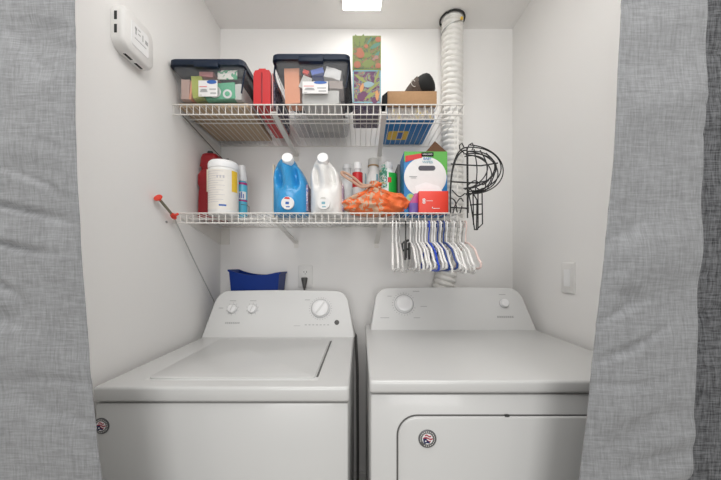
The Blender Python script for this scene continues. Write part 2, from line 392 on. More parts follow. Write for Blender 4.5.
def badge(root, cx, cz, d, r):
    b = B(); lathe(b, [(r,0),(r,.0012),(r*.93,.002)], (cx, d, cz), (0,-1,0), 32); k = obj('round_badge', b, M['chrome'], root)
    k['label'] = 'round dark badge with a flag emblem'
    y = d-.0021
    b = B(); prism(b, circle(cx, cz, r*.60, 20), y-.0003, y); obj('emblem_field', b, M['paper'], k, False)
    b = B()
    for i, (dz, w) in enumerate(((.42,.34),(.14,.52),(-.14,.3))):
        pts = [(cx+r*(-.05+w*(2*q-1)+.1), cz+r*(dz+.09*math.sin(q*6))) for q in [j/8 for j in range(9)]]
        pts = pts+[(x, z-r*.14) for x, z in pts[::-1]]; prism(b, pts, y-.0008, y-.0003)
    obj('stripes', b, M['flagred'], k, False)
    b = B(); prism(b, [(cx+r*a, cz+r*c) for a, c in ((-.5,.05),(-.12,.1),(-.02,-.18),(.2,-.25),(.28,-.5),(-.1,-.42),(-.3,-.55),(-.45,-.3))], y-.001, y-.0003); obj('star_field', b, M['flagblue'], k, False)
    b = B()
    for i in range(22):
        if 12 < i < 15: continue
        a = 2*PI*i/22; prism(b, circle(cx+r*.78*math.cos(a), cz+r*.78*math.sin(a), r*.065, 6), y-.0004, y+.0001)
    obj('rim_lettering', b, M['palegoods'], k, False)
    b = B(); prism(b, circle(cx-r*.2, cz-r*.22, r*.09, 8), y-.0014, y-.001); obj('star', b, M['paper'], k, False)

# washer
wx0, wx1, wd, wz = -.716, -.030, .80, .924
W = thing('washing_machine', ((wx0+wx1)/2, 1.18, 0), 'white top-loading washing machine on the left, with two small dials and one large', 'washing machine')
b = B(); box(b, wx0+.003, wx1-.003, wd+.006, 1.52, .03, .879, bev=.006); obj('cabinet', b, M['enamel'], W)
b = B(); box(b, wx0+.012, wx1-.012, wd+.016, 1.50, .8785, .884); obj('seam', b, M['dark'], W, False)
b = B()
# top deck: skirted pan with softly rounded edges and a shallow well for the lid
box(b, wx0, wx1, wd, 1.54, .883, wz, bev=.008, seg=4); obj('top_deck', b, M['enamel'], W)
b = B(); box(b, -.612, -.120, .848, 1.292, wz-.001, wz+.0008, bev=.0004); obj('lid_seam', b, M['console'], W)
b = B(); pts = rrect(-.607, -.131, .853, 1.29, .018)
loft(b, [[(x, y, wz+.0002) for x, y in pts], [(x, y, wz+.0050) for x, y in pts], [(x*1+(.002 if x < -.37 else -.002), y+(.002 if y < 1 else -.002), wz+.0065) for x, y in pts]]); lid = obj('lid', b, M['enamel'], W)
b = B(); box(b, -.1285, -.1225, .87, 1.285, wz+.0009, wz+.0016); obj('lid_slot', b, M['darkgrey'], W, False)
for x in (-.55, -.19):
    b = B(); box(b, x-.02, x+.02, 1.292, 1.303, wz-.001, wz+.006, bev=.002); obj('hinge', b, M['console'], W)
WP = (1.35, wz, .080, .202)
console(W, console_outline(-.7165, -.682, -.060, -.026), *WP, 1.445)
for px, nm in ((232.5,'selector_knob'), (252.5,'selector_knob')):
    P, nrm = face_pt(*WP, X(px, 1.398), .60); dial(W, nm, P, nrm, .021, ang=.3, hh=.014); ticks(W, P, nrm, .026, 10, .0012, .004)
P, nrm = face_pt(*WP, -.186, .61); dial(W, 'timer_knob', P, nrm, .042, ang=.6); ticks(W, P, nrm, .049, 28, .0012, .005)
P, nrm = face_pt(*WP, X(337,1.385), .31); b = B(); lathe(b, [(.011,0),(.011,.003),(.009,.004)], P, nrm, 20); obj('start_button', b, M['darkgrey'], W)
dashes(W, 'printed_words', WP, [(X(233,1.38)+i*.0085-.03, .30, .006, .008) for i in range(8)]+[(-.250+i*.017, .26, .009, .004) for i in range(7)]+[(-.65,.62,.02,.003),(-.60,.78,.03,.003),(-.505,.78,.03,.003),(-.25,.80,.024,.003),(-.29,.24,.03,.002)], M['ink'])
badge(W, X(101.5,.806), .818, wd+.0062, .0215)
for x in (wx0+.05, wx1-.05):
    for y in (wd+.06, 1.46):
        b = B(); lathe(b, [(.02,0),(.02,.012),(.01,.014),(.01,.034)], (x, y, 0), (0,0,1), 16); obj('foot', b, M['darkgrey'], W)
# dryer
dx0, dx1, dd_, dz_ = .0225, .786, .748, .961
D = thing('clothes_dryer', ((dx0+dx1)/2, 1.12, 0), 'white front-loading dryer on the right, with one large dial', 'dryer')
b = B(); box(b, dx0+.003, dx1-.003, dd_+.006, 1.465, .03, .925, bev=.006); obj('cabinet', b, M['enamel'], D)
b = B(); box(b, dx0+.012, dx1-.012, dd_+.016, 1.44, .9245, .930); obj('seam', b, M['dark'], D, False)
b = B(); box(b, dx0, dx1, dd_, 1.47, .929, dz_, bev=.0075, seg=4); obj('top_panel', b, M['enamel'], D)
ddx0, ddx1, ddz1, ddz0 = .094, .711, .871, .22
b = B(); prism(b, rrect(ddx0-.0035, ddx1+.0035, ddz0-.0035, ddz1+.0035, .052, 10), dd_+.0045, dd_+.0075); obj('door_seam', b, M['darkgrey'], D, False)
b = B()
def dr(y, i): return [(x, y, z) for x, z in rrect(ddx0+i, ddx1-i, ddz0+i, ddz1-i, .049-i*.6, 10)]
loft(b, [dr(dd_+.009, 0), dr(dd_+.0015, 0), dr(dd_-.001, .0012), dr(dd_-.002, .004)]); door = obj('door', b, M['enamel'], D)
b = B(); box(b, X(507,.748)-.004, X(507,.748)+.006, dd_-.0005, dd_+.004, ddz1+.001, ddz1+.005); obj('latch_tab', b, M['dark'], door, False)
badge(D, X(427.3,.746), Z(438.5,.746), dd_-.0021, .0225)
DP = (1.335, dz_, .075, .180)
console(D, console_outline(.0445, .072, .750, .784), *DP, 1.43)
P, nrm = face_pt(*DP, .2, .61); dial(D, 'timer_knob', P, nrm, .042, ang=2.4, pointer=False); ticks(D, P, nrm, .050, 26, .0014, .005, skip=(5,6,7))
P, nrm = face_pt(*DP, .660, .62); dial(D, 'start_knob', P, nrm, .020, pointer=False, hh=.016)
dashes(D, 'printed_words', DP, [(.652+i*.0095-.03, .30, .007, .009) for i in range(8)]+[(.26,.92,.03,.004),(.29,.55,.03,.003),(.11,.28,.04,.003),(.255,.28,.03,.003),(.135,.80,.02,.003),(.66,.84,.03,.003)], M['ink'])
for x in (dx0+.05, dx1-.05):
    for y in (dd_+.06, 1.41):
        b = B(); lathe(b, [(.02,0),(.02,.012),(.01,.014),(.01,.034)], (x, y, 0), (0,0,1), 16); obj('foot', b, M['darkgrey'], D)
# hose in the gap between the machines
b = B(); tube(b, [(-.014,1.577,.008),(-.014,1.574,.3),(-.016,1.572,.7),(-.025,1.572,.88),(-.05,1.58,.92),(-.07,1.59,.90)], .007, 10)
tag(obj('drain_hose', b, mat('grey_rubber', (.16,.155,.15), .6)), 'grey drain hose running down the back wall in the gap between the machines', 'hose')

# ---------------------------------------------------------------- dryer duct
t = thing('dryer_duct', (.30, 1.538, .14), 'ribbed white flexible dryer duct rising to the ceiling beside the shelves', 'duct')
path = [(.470,1.537,2.525),(.470,1.537,2.3),(.468,1.538,2.0),(.472,1.538,1.7),(.472,1.538,1.5),(.462,1.538,1.33),(.438,1.538,1.2),(.405,1.538,1.05),(.37,1.538,.85),(.34,1.538,.6),(.32,1.538,.4),(.31,1.538,.16)]
def resample(path, step):
    P = [Vector(p) for p in path]; out = [P[0]]
    # Catmull-Rom then equal steps
    dense = []
    for i in range(len(P)-1):
        p0, p1, p2, p3 = P[max(i-1,0)], P[i], P[i+1], P[min(i+2,len(P)-1)]
        for k in range(160):
            u = k/160; dense.append(.5*((2*p1)+(p2-p0)*u+(2*p0-5*p1+4*p2-p3)*u*u+(3*p1-p0-3*p2+p3)*u**3))
    dense.append(P[-1]); acc = 0
    for a, c in zip(dense, dense[1:]):
        acc += (c-a).length
        if acc >= step: out.append(c); acc = 0
    return out
pp = resample(path, .0030); b = B(); R = []; dist = 0; nseg = 36; upv = Vector((0,1,0))
for i, p in enumerate(pp):
    tg = (pp[min(i+1, len(pp)-1)]-pp[max(i-1, 0)]).normalized(); e1 = (upv-tg*upv.dot(tg)).normalized(); e2 = tg.cross(e1)
    if i: dist += (p-pp[i-1]).length
    ring = []
    for k in range(nseg):
        th = 2*PI*k/nseg; ph = dist/.0275+th/(2*PI)+.06*noise.noise(Vector((math.cos(th)*1.3, math.sin(th)*1.3, dist*14)))
        fr = ph % 1.0; bulge = abs(math.sin(PI*fr))**.55
        r = .0425+.0120*bulge+.0008*noise.noise(Vector((math.cos(th)*2, math.sin(th)*2, dist*60)))
        ring.append(p+(e1*math.cos(th)+e2*math.sin(th))*r)
    R.append(ring)
loft(b, R)
obj('ribbed_hose', b, M['silver'], t, ang=60)
b = B()
ring = [(DX+.0535*math.cos(2*PI*k/28), DY+.0535*math.sin(2*PI*k/28), CE-.055+.018*math.cos(2*PI*k/28)) for k in range(28)]
tube(b, ring, .0028, 6, True); obj('clamp', b, M['steel'], t)
b = B(); box(b, .494, .506, 1.478, 1.486, CE-.048, CE-.034, bev=.002); k = obj('clamp_screw', b, M['yellow'], t); k['label'] = 'yellow clamp tab'
b = B()
rag = []  # dark ragged ring in the gap around the duct
for k in range(40):
    a = 2*PI*k/40; r = .0605+.0012*noise.noise(Vector((a*3,0,0))); rag.append((DX+r*math.cos(a), DY+r*math.sin(a), CE-.004+.004*noise.noise(Vector((a*5,2,0)))))
tube(b, rag, .0045, 6, True); k = obj('gap_ring', b, M['dark'], t); k['label'] = 'dark ragged ring in the gap at the ceiling'

# ---------------------------------------------------------------- outlet, plug, switch, bin
ox, oz = X(305.5,1.6), Z(276.5,1.6)
t = thing('wall_outlet', (ox, WB, oz), 'white outlet cover plate on the back wall above the washer', 'outlet')
b = B(); loft(b, [[(x, WB-.0005, z) for x, z in rrect(ox-.039, ox+.039, oz-.060, oz+.060, .006)], [(x, WB-.004, z) for x, z in rrect(ox-.039, ox+.039, oz-.060, oz+.060, .006)], [(x, WB-.006, z) for x, z in rrect(ox-.036, ox+.036, oz-.057, oz+.057, .006)]]); obj('cover_plate', b, M['trim'], t)
for dz in (.024, -.024):
    b = B(); lathe(b, [(.017,0),(.017,.0015)], (ox, WB-.0058, oz+dz), (0,-1,0), 20); r_ = obj('receptacle', b, M['white'], t)
    b = B(); [box(b, ox+a-.0012, ox+a+.0012, WB-.0085, WB-.0072, oz+dz-.004, oz+dz+.005) for a in (-.007,.007)]; box(b, ox-.002, ox+.002, WB-.0085, WB-.0072, oz+dz-.012, oz+dz-.008); obj('slots', b, M['darkgrey'], r_, False)
t = thing('power_plug', (ox-.002, WB-.009, 1.10), 'dark grey plug and cord in the outlet behind the washer', 'plug')
b = B(); c = (ox-.002)
loft(b, [[(c+w*math.cos(a), WB-.022+dp*math.sin(a), z) for a in (2*PI*k/16 for k in range(16))] for z, w, dp in ((oz-.004,.012,.008),(oz-.006,.017,.012),(oz-.018,.016,.012),(oz-.05,.009,.007),(oz-.062,.006,.006))]); obj('plug_body', b, M['darkgrey'], t)
b = B(); tube(b, [(c, WB-.022, oz-.060),(c-.001, WB-.022, oz-.10),(c, WB-.02, .9),(c+.01, WB-.02, .6)], .0045, 8); obj('cord', b, M['darkgrey'], t)
sy = 1.168
t = thing('light_switch', (WR, sy, 1.20), 'white light switch on the right wall near the curtain', 'switch')
def rx(x, ins): return [(x, a, c) for a, c in rrect(sy-.037+ins, sy+.037-ins, 1.20-.060+ins, 1.20+.060-ins, .005)]
b = B(); loft(b, [rx(WR-.0005, 0), rx(WR-.004, 0), rx(WR-.006, .003)]); obj('cover_plate', b, M['trim'], t)
b = B(); loft(b, [[(x, sy+a, 1.2+c) for a, c in ((-.016,-.033),(.016,-.033),(.016,.033),(-.016,.033))] for x in (WR-.0058, WR-.009)]); obj('rocker', b, M['whiter'], t)

# blue bin wedged behind the console, on the rear of the washer top
bz0, bz1, y0, y1 = wz+.0005, Z(272.5,1.52), 1.455, 1.585
b = B(); n = 12
def binring(z_of, ins, inner=0):
    out = []
    xs0, xs1 = X(231.5,1.50)+ins, X(283,1.50)-ins
    for k in range(n+1): u = k/n; out.append((xs0+inner+(xs1-xs0-2*inner)*u, y0+inner+ins*.1, z_of(u)))
    for k in range(1, 6): out.append((xs1-inner, y0+inner+(y1-y0-2*inner)*k/6, z_of(1)))
    for k in range(n+1): u = 1-k/n; out.append((xs0+inner+(xs1-xs0-2*inner)*u, y1-inner, z_of(u)))
    for k in range(1, 6): out.append((xs0+inner, y1-inner-(y1-y0-2*inner)*k/6, z_of(0)))
    return out
rim = lambda u: bz1+.016-.022*math.sin(PI*min(1,u*1.05))**.8-.012*u
loft(b, [binring(lambda u: bz0, .035), binring(lambda u: bz0+.02, .032), binring(lambda u: rim(u)-.012, .007), binring(lambda u: rim(u)-.008, 0), binring(rim, 0), binring(rim, 0, .006), binring(lambda u: rim(u)-.02, .008, .006), binring(lambda u: bz0+.008, .033, .006)])
tag(obj('plastic_bin', b, M['binblue']), 'cobalt blue plastic bin with a dipped rim behind the washer console', 'bin')

# ---------------------------------------------------------------- claw pick-up tool by the left wall
t = thing('pickup_tool', (WL+.02, 1.48, 1.07), 'thin claw pick-up tool with red ends leaning on the left wall', 'pick-up tool')
Pa, Pb, Pc = Vector((WL+.017,1.09,Z(199.5,1.09))), Vector((WL+.020,1.165,Z(216,1.165))), Vector((WL+.022,1.48,Z(300,1.48)))
ax = (Pb-Pa).normalized()
b = B(); lathe(b, [(.006,0),(.014,.001),(.015,.004),(.008,.007),(.005,.014)], Pa-ax*.012, ax, 20); obj('thumb_plunger', b, M['redbox'], t)
b = B(); pts = [Pa+(Pb-Pa)*k/40 for k in range(41)]; tube(b, pts, [.0045+.0008*(k % 2) for k in range(41)], 8); obj('spring_tube', b, M['olive'], t)
b = B(); lathe(b, [(.006,-.012),(.009,-.006),(.010,.004),(.006,.014)], Pb, ax, 16)
for s in (-1, 1): tube(b, [Pb, Pb+Vector((.004+.006*s, -.010*s, .002)), Pb+Vector((.008, -.019*s, .008-.004*s))], [.006,.0055,.0045], 8)
obj('finger_grip', b, M['redbox'], t)
b = B(); tube(b, [Pb, Pb*.5+Pc*.5+Vector((0,0,-.006)), Pc, Pc+Vector((.002,.05,-.10))], .0022, 6); obj('flexible_shaft', b, M['steel'], t)
b = B(); lathe(b, [(.004,0),(.005,.003),(.002,.005)], (WL+.0005, 1.152, Z(221.5,1.14)), (1,0,0), 10); tag(obj('wall_screw', b, M['steel']), 'small dark screw head in the left wall under the lower shelf end', 'screw')

# ---------------------------------------------------------------- totes
def tote(name_label, x0, x1, xb0, xb1, yf, yb, ybf, ybb, z0, z1, lid, label_px, group):
    t = thing('storage_tote', ((x0+x1)/2, (yf+yb)/2, z0), name_label, 'storage tote', group)
    def rg(k, z, inn=0):
        a0 = xb0+(x0-xb0)*k+inn; a1 = xb1+(x1-xb1)*k-inn; c0 = ybf+(yf-ybf)*k+inn; c1 = ybb+(yb-ybb)*k-inn
        return [(x, y, z) for x, y in rrect(a0, a1, c0, c1, .018)]
    b = B(); h = z1-z0
    loft(b, [rg(0, z0, .004), rg(0, z0+.004), rg(.62, z0+h*.62), rg(.68, z0+h*.64, -.003), rg(1, z1, -.002)], cap1=False)
    obj('tub', b, M['tote'], t)
    lx0, lx1, ly0, ly1, lz0, lz1 = lid
    b = B()
    def lr(ins, z): return [(x, y, z) for x, y in rrect(lx0+ins, lx1-ins, ly0+ins, ly1-ins, .022-ins*.3)]
    loft(b, [lr(0, lz0), lr(-.0, lz0+.004), lr(.001, lz1-.006), lr(.006, lz1-.001), lr(.03, lz1), lr(.034, lz1-.004)])
    L = obj('lid', b, M['navy'], t)
    w = (lx1-lx0); cx = (lx0+lx1)/2
    b = B(); box(b, cx-w*.16, cx+w*.16, ly0-.004, ly0+.03, lz0-.010, lz0+.012, bev=.003); obj('latch_handle', b, M['navy'], L)
    for s, xx in ((-1, lx0), (1, lx1)):
        if s == -1 and lx0 < -.7: continue
        b = B(); tube(b, [(xx-s*.006, ly0+.03, lz0-.004), (xx-s*.008, ly0+.012, lz0-.05), (xx-s*.018, ly0+.02, lz0-.10)], .0035, 6); obj('side_strap', b, M['navy'], t)
    px0, px1, py0, py1, d = label_px
    b = B(); box(b, X(px0,d), X(px1,d), d-.0006, d+.0006, Z(py1,d), Z(py0,d)); S = obj('sticker', b, M['paper'], t, False)
    sx0, sx1, sz0, sz1 = X(px0,d), X(px1,d), Z(py1,d), Z(py0,d); sw, sh = sx1-sx0, sz1-sz0
    b = B(); prism(b, circle(sx0+sw*.70, sz0+sh*.90, sw*.26, 20, sh*.12), d-.0014, d-.0006); obj('oval_emblem', b, M['printblue'], S, False)
    b = B()
    for a, c, ww, hh in ((.28,.38,.34,.12),(.28,.30,.40,.06),(.28,.44,.22,.05),(.75,.45,.34,.08),(.78,.20,.30,.10),(.12,.08,.14,.04)): box(b, sx0+sw*(a-ww/2), sx0+sw*(a+ww/2), d-.0012, d-.0006, sz0+sh*(c-hh/2), sz0+sh*(c+hh/2))
    obj('print', b, M['ink'], S, False)
    b = B(); box(b, sx0+sw*.05, sx0+sw*.45, d-.0011, d-.0006, sz0+sh*.58, sz0+sh*.64); obj('red_print', b, M['pink'], S, False)
    return t
T1 = tote('navy-lidded clear tote at the left end of the upper shelf, holding a lime strip', -.735, -.458, -.724, -.464, 1.174, 1.57, 1.186, 1.545, DZ+.0185, 2.031, (-.7445, -.450, 1.160, 1.585, 2.025, 2.052), (198.5,217.5,80.5,96.5,1.1745), 'navy-lidded totes')
T2 = tote('taller navy-lidded clear tote beside the red case, holding a salmon folder', -.333, -.050, -.312, -.064, 1.174, 1.55, 1.192, 1.51, DZ+.0015, 2.050, (-.345, -.040, 1.160, 1.57, 2.046, 2.072), (302.5,328,81.5,93.5,1.1775), 'navy-lidded totes')
# flat carton under the left tote
b = B(); box(b, -.735, -.455, 1.215, 1.545, DZ+.0003, DZ+.0178, bev=.002); tag(obj('flat_carton', b, M['cardlight']), 'flat tan carton lying under the left storage tote', 'carton')

def inside(name, verts_box, m, label, cat, rot=0, bev=.003, wob=0):
    x0, x1, y0, y1, z0, z1 = verts_box; b = B(); box(b, x0, x1, y0, y1, z0, z1)
    bmesh.ops.subdivide_edges(b, edges=b.edges[:], cuts=5, use_grid_fill=True)
    c = Vector(((x0+x1)/2, (y0+y1)/2, (z0+z1)/2))
    for v in b.verts:
        if wob: v.co += Vector((noise.noise(v.co*30), noise.noise(v.co*30+Vector((9,0,0))), noise.noise(v.co*30+Vector((0,9,0)))))*wob
    if rot: bmesh.ops.rotate(b, verts=b.verts, cent=c, matrix=Matrix.Rotation(rot, 3, 'Y'))
    return tag(obj(name, b, m, smooth=bool(wob)), label, cat)
z0 = DZ+.024
FY = 1.196     # contents press against the front of the tub
inside('paper_packet', (-.715,-.682,FY,1.45,z0,1.990), M['blush'], 'blush paper packet inside the left tote', 'packet', 0, wob=.002)
inside('orange_envelope', (-.680,-.672,FY,1.40,z0,1.985), M['salmon'], 'thin orange envelope edge beside the blush packet in the left tote', 'envelope', .1)
inside('plastic_pouch', (-.672,-.630,FY-.001,1.35,z0+.004,2.004), M['lime'], 'lime green pouch standing inside the left tote', 'pouch', -.09, wob=.003)
b = B(); box(b, -.618, -.500, FY, 1.42, z0, 1.975); bmesh.ops.rotate(b, verts=b.verts, cent=(-.56,1.3,1.94), matrix=Matrix.Rotation(-.06,3,'Y')); inside_o = obj('wrapped_packet', b, M['mint'], smooth=False); tag(inside_o, 'mint green packet with round motifs in the left tote', 'packet')
for cx_, cz_, r1, r2 in ((-.580, z0+.028, .024, .012), (-.530, z0+.020, .018, .010)):
    b = B(); prism(b, circle(cx_, cz_, r1, 24), FY-.0016, FY-.0006); k = obj('white_motif', b, M['paper'], inside_o, False)
    b = B(); prism(b, circle(cx_, cz_, r2, 24), FY-.0024, FY-.0016); obj('motif_centre', b, M['mint'], inside_o, False)
inside('folded_cloth', (-.640,-.588,FY-.004,1.32,2.000,2.022), M['pink'], 'pink cloth at the top of the left tote', 'cloth', .1, wob=.003)
inside('greeting_card', (-.565,-.488,FY-.010,FY-.006,1.985,2.020), ramp_mat('green_white_card', [(0,(.80,.78,.72)),(.46,(.10,.40,.22)),(.55,(.80,.78,.72))], 30), 'green and white printed card at the top of the left tote', 'card')
inside('silver_pouch', (-.500,-.474,FY,1.40,z0,1.97), M['palegoods'], 'pale crumpled pouch at the right side of the left tote', 'pouch', wob=.004)
inside('grey_bundle', (-.645,-.485,1.44,1.52,z0,2.01), M['greygoods'], 'dark grey bundle at the back of the left tote', 'bundle', wob=.004)
z0 = DZ+.008
inside('salmon_folder', (-.304,-.244,FY+.006,1.26,z0+.002,2.038), M['salmon'], 'salmon orange folder inside the right tote', 'folder', -.03, wob=.001)
inside('stacked_papers', (-.232,-.085,FY+.006,1.46,z0,1.948), M['palegoods'], 'pale stacked papers low in the right tote', 'papers', wob=.003)
inside('white_packet', (-.140,-.078,FY-.006,1.26,1.990,2.032), M['paper'], 'white crumpled packet near the top of the right tote', 'packet', .25, wob=.005)
inside('blue_packet', (-.196,-.146,FY-.008,1.26,2.008,2.028), mat('periwinkle_wrap', (.10,.18,.62), .5), 'small blue packet at the top of the right tote', 'packet', -.25, wob=.002)
inside('red_packet', (-.228,-.205,FY-.006,1.24,2.010,2.024), M['redbox'], 'small orange-red packet at the top of the right tote', 'packet', .4, wob=.002)
inside('grey_box', (-.22,-.075,1.31,1.45,1.960,2.022), M['greygoods'], 'dark grey box in the middle of the right tote', 'box', wob=.002)
inside('beige_bag', (-.125,-.072,FY,1.29,1.953,1.984), mat('greige_cloth', (.42,.36,.33), .8), 'greige cloth pouch at the right side of the right tote', 'pouch', wob=.004)
inside('white_card', (-.238,-.200,FY-.004,FY,1.950,2.0), M['palegoods'], 'pale card tilted beside the sticker in the right tote', 'card', .4)

# red case and magazines between the totes
t = thing('document_case', (-.395, 1.35, DZ), 'bright red upright plastic case between the two totes', 'case')
b = B(); x0, x1 = X(253.5,1.2), X(270.5,1.2)
loft(b, [[(x0+.003,y,DZ+.0005),(x1-.003,y,DZ+.0005),(x1,y,DZ+.004),(x1,y,2.020),(x1-.006,y,2.030),(x1-.018,y,2.031),(x1-.020,y,2.036),(x0+.022,y,2.036),(x0+.020,y,2.031),(x0+.006,y,2.028),(x0,y,2.016),(x0,y,DZ+.004)] for y in (1.51, 1.205, 1.2)]); obj('shell', b, M['red'], t)
b = B(); box(b, -.398, -.392, 1.1985, 1.21, DZ+.01, 2.02, bev=.001); obj('closing_seam', b, M['deepred'], t)
b = B(); loft(b, [[(-.3555+s,y,DZ+.0005),(-.352+s,y,DZ+.0005),(-.352+s+l,y,h),(-.3555+s+l,y,h)] for y, s, l, h in ((1.205,0,0,2.02),(1.45,0,0,2.02))]); tag(obj('pink_booklet', b, mat('pink_cover', (.78,.42,.40), .5), smooth=False), 'thin pale pink booklet standing against the red case', 'booklet')
b = B(); loft(b, [[(-.350,y,DZ+.0005),(-.3475,y,DZ+.0005),(-.3475,y,1.99),(-.350,y,1.99)] for y in (1.21,1.47)]); tag(obj('magazine', b, M['dimple'], smooth=False), 'dark patterned magazine upright beside the right tote', 'magazine')

# stacked picture boxes
def picture_box(x0, x1, y0, y1, z0, z1, face, border, label, name='puzzle_box'):
    t = thing(name, ((x0+x1)/2, (y0+y1)/2, z0), label, 'box', 'picture boxes')
    b = B(); box(b, x0, x1, y0, y1, z0, z1, bev=.0012); obj('carton', b, border, t)
    b = B(); e = .004; box(b, x0+e, x1-e, y0-.0006, y0+.0006, z0+e, z1-e); f = obj('front_picture', b, face, t, False, origin=((x0+x1)/2, y0, (z0+z1)/2))
    return t, f
def leafshape(cx, cz, L, w, a):
    pts = []
    for k in range(13): u = k/12; pts.append((u*L-L/2, w*math.sin(PI*u)**.8))
    pts += [(p[0], -p[1]) for p in pts[-2:0:-1]]
    return [(cx+p*math.cos(a)-q*math.sin(a), cz+p*math.sin(a)+q*math.cos(a)) for p, q in pts]
bx0, bx1 = X(352.5,1.2), X(381,1.2)
zA, zB, zC = DZ+.0005, Z(70,1.2), Z(35.5,1.2)
t, f = picture_box(bx0, bx1, 1.20, 1.40, zA, zB-.0005, M['tropic'], M['boxbottom'], 'lower picture box with plum leaves and a pale blue border')
b = B(); 
for a in ((bx0+.001,bx1-.001,zB-.006,zB-.002),(bx0+.001,bx1-.001,Z(103,1.2),Z(103,1.2)+.004),(bx0+.001,bx0+.005,Z(103,1.2),zB-.002),(bx1-.005,bx1-.001,Z(103,1.2),zB-.002)): box(b, a[0], a[1], 1.1985, 1.1996, a[2], a[3])
obj('border', b, M['lightblueborder'], t, False)
def decals(parent, specs, y):
    for i, (L, m) in enumerate(specs):
        b = B()
        for j, s in enumerate(L):
            e = i*.0004+j*.00005
            prism(b, circle(*s, 16) if len(s) == 3 else leafshape(*s), y-.0003-e, y-e)
        obj('painted_shapes', b, m, parent, False)
def q(u, v): return (bx0+(bx1-bx0)*u, v)
zm = lambda v: Z(103,1.2)+(zB-Z(103,1.2))*v
decals(f, [([(*q(.30,zm(.72)),.07,.006,-.6),(*q(.72,zm(.48)),.075,.006,.7),(*q(.62,zm(.22)),.05,.007,.5),(*q(.18,zm(.15)),.035,.005,-.8),(*q(.85,zm(.80)),.06,.005,1.2)], mat('yellow_green_print', (.26,.29,.08), .5)),
           ([(*q(.30,zm(.17)),.016),(*q(.40,zm(.25)),.013),(*q(.78,zm(.08)),.013)], mat('plum_print', (.12,.025,.09), .5)),
           ([(*q(.55,zm(.55)),.05,.012,.1)], mat('pale_blue_print', (.26,.38,.42), .5)),
           ([(*q(.33,zm(.45)),.04,.007,1.3),(*q(.86,zm(.22)),.045,.007,1.6)], mat('orange_print', (.60,.28,.10), .5))], 1.1986)
t, f = picture_box(bx0, bx1, 1.20, 1.32, zB, zC, M['jungle'], mat('olive_card', (.22,.28,.08), .6), 'upper picture box with olive jungle leaves and orange fruit')
zm = lambda v: zB+(zC-zB)*v
decals(f, [([(*q(.35,zm(.86)),.05,.009,1.4),(*q(.15,zm(.85)),.05,.010,1.8),(*q(.55,zm(.18)),.05,.016,.2),(*q(.5,zm(.42)),.04,.010,.1)], mat('spring_leaf_print', (.17,.22,.06), .5)),
           ([(*q(.8,zm(.70)),.05,.008,.5),(*q(.85,zm(.42)),.04,.007,1.0),(*q(.60,zm(.84)),.04,.004,1.0)], mat('teal_leaf_print', (.09,.22,.16), .5)),
           ([(*q(.28,zm(.45)),.016),(*q(.26,zm(.56)),.011),(*q(.17,zm(.15)),.014),(*q(.48,zm(.68)),.008),(*q(.90,zm(.88)),.011),(*q(.90,zm(.12)),.011)], mat('orange_fruit_print', (.38,.13,.07), .5)),
           ([(*q(.84,zm(.36)),.008),(*q(.75,zm(.30)),.006)], mat('pink_print', (.34,.18,.15), .5))], 1.1993)

# blue boxed game with brown carton and pouch on top
t = thing('game_box', (.215, 1.44, DZ), 'blue and yellow printed box under the brown carton', 'box')
b = B(); box(b, .117, .326, 1.322, 1.588, DZ+.0005, 1.944, bev=.001); obj('carton', b, M['boxblue'], t)
b = B(); box(b, .119, .324, 1.3208, 1.3222, DZ+.002, 1.942); k = obj('side_print', b, M['greyprint'], t, False)
b = B(); pr = rrect(.134, .234, 1.43, 1.53, .012)
loft(b, [[(x,y,DZ+.0003) for x, y in pr], [(x,y,DZ+.0012) for x, y in pr]]); k = obj('yellow_panel', b, M['yellow'], t, False)
b = B(); box(b, .178, .208, 1.445, 1.515, DZ-.0003, DZ+.0004); obj('panel_picture', b, M['printblue'], k, False)
t = thing('brown_carton', (.21, 1.42, 1.945), 'brown cardboard carton resting on the blue box', 'carton')
b = B(); box(b, .117, .331, 1.300, 1.56, 1.9446, 2.004, bev=.0015); obj('carton', b, M['card'], t)
b = B(); loft(b, [[(.1165,1.302,1.946),(.1165,1.302,2.003),(.1165,1.40,2.003),(.1165,1.40,1.946)],[(.098,1.302,1.950),(.094,1.304,1.985),(.096,1.40,1.99),(.098,1.40,1.95)]]); obj('side_flap', b, M['blackfab'], t)
# pouch: rolled cap-like fabric case with a black oval end
t = thing('fabric_pouch', (.235, 1.40, 2.005), 'brown and black fabric pouch lying on the brown carton', 'pouch')
b = B(); zf = 2.0048
def blob(b, c, ax, prof, ry, rz):
    qz = Vector(ax).normalized().to_track_quat('X', 'Z')
    rings = [[Vector(c)+qz @ Vector((u, s_*ry*math.cos(a), s_*rz*math.sin(a))) for a in (2*PI*k/28 for k in range(28))] for u, s_ in prof]
    loft(b, rings)
    for v in b.verts: v.co.z = max(v.co.z, zf)
blob(b, (.262,1.355,2.046), (.80,-.42,.42), [(-.095,.10),(-.085,.30),(-.065,.50),(-.04,.72),(-.015,.88),(.01,.96),(.02,.97)], .048, .047); obj('body', b, M['pouch'], t)
b = B(); blob(b, (.288,1.342,2.051), (.80,-.50,.25), [(-.012,.985),(-.002,1.0),(.012,.99),(.026,.90),(.035,.72),(.040,.4)], .049, .046); obj('black_end', b, M['blackfab'], t)
b = B(); tube(b, [(.232+.016*math.cos(a)*.8, 1.312+.01*math.cos(a), 2.045+.014*math.sin(a)) for a in (2*PI*k/16 for k in range(16))], .0016, 5, True); obj('round_patch', b, M['palegoods'], t)

# ---------------------------------------------------------------- lower shelf goods
z0 = LZ
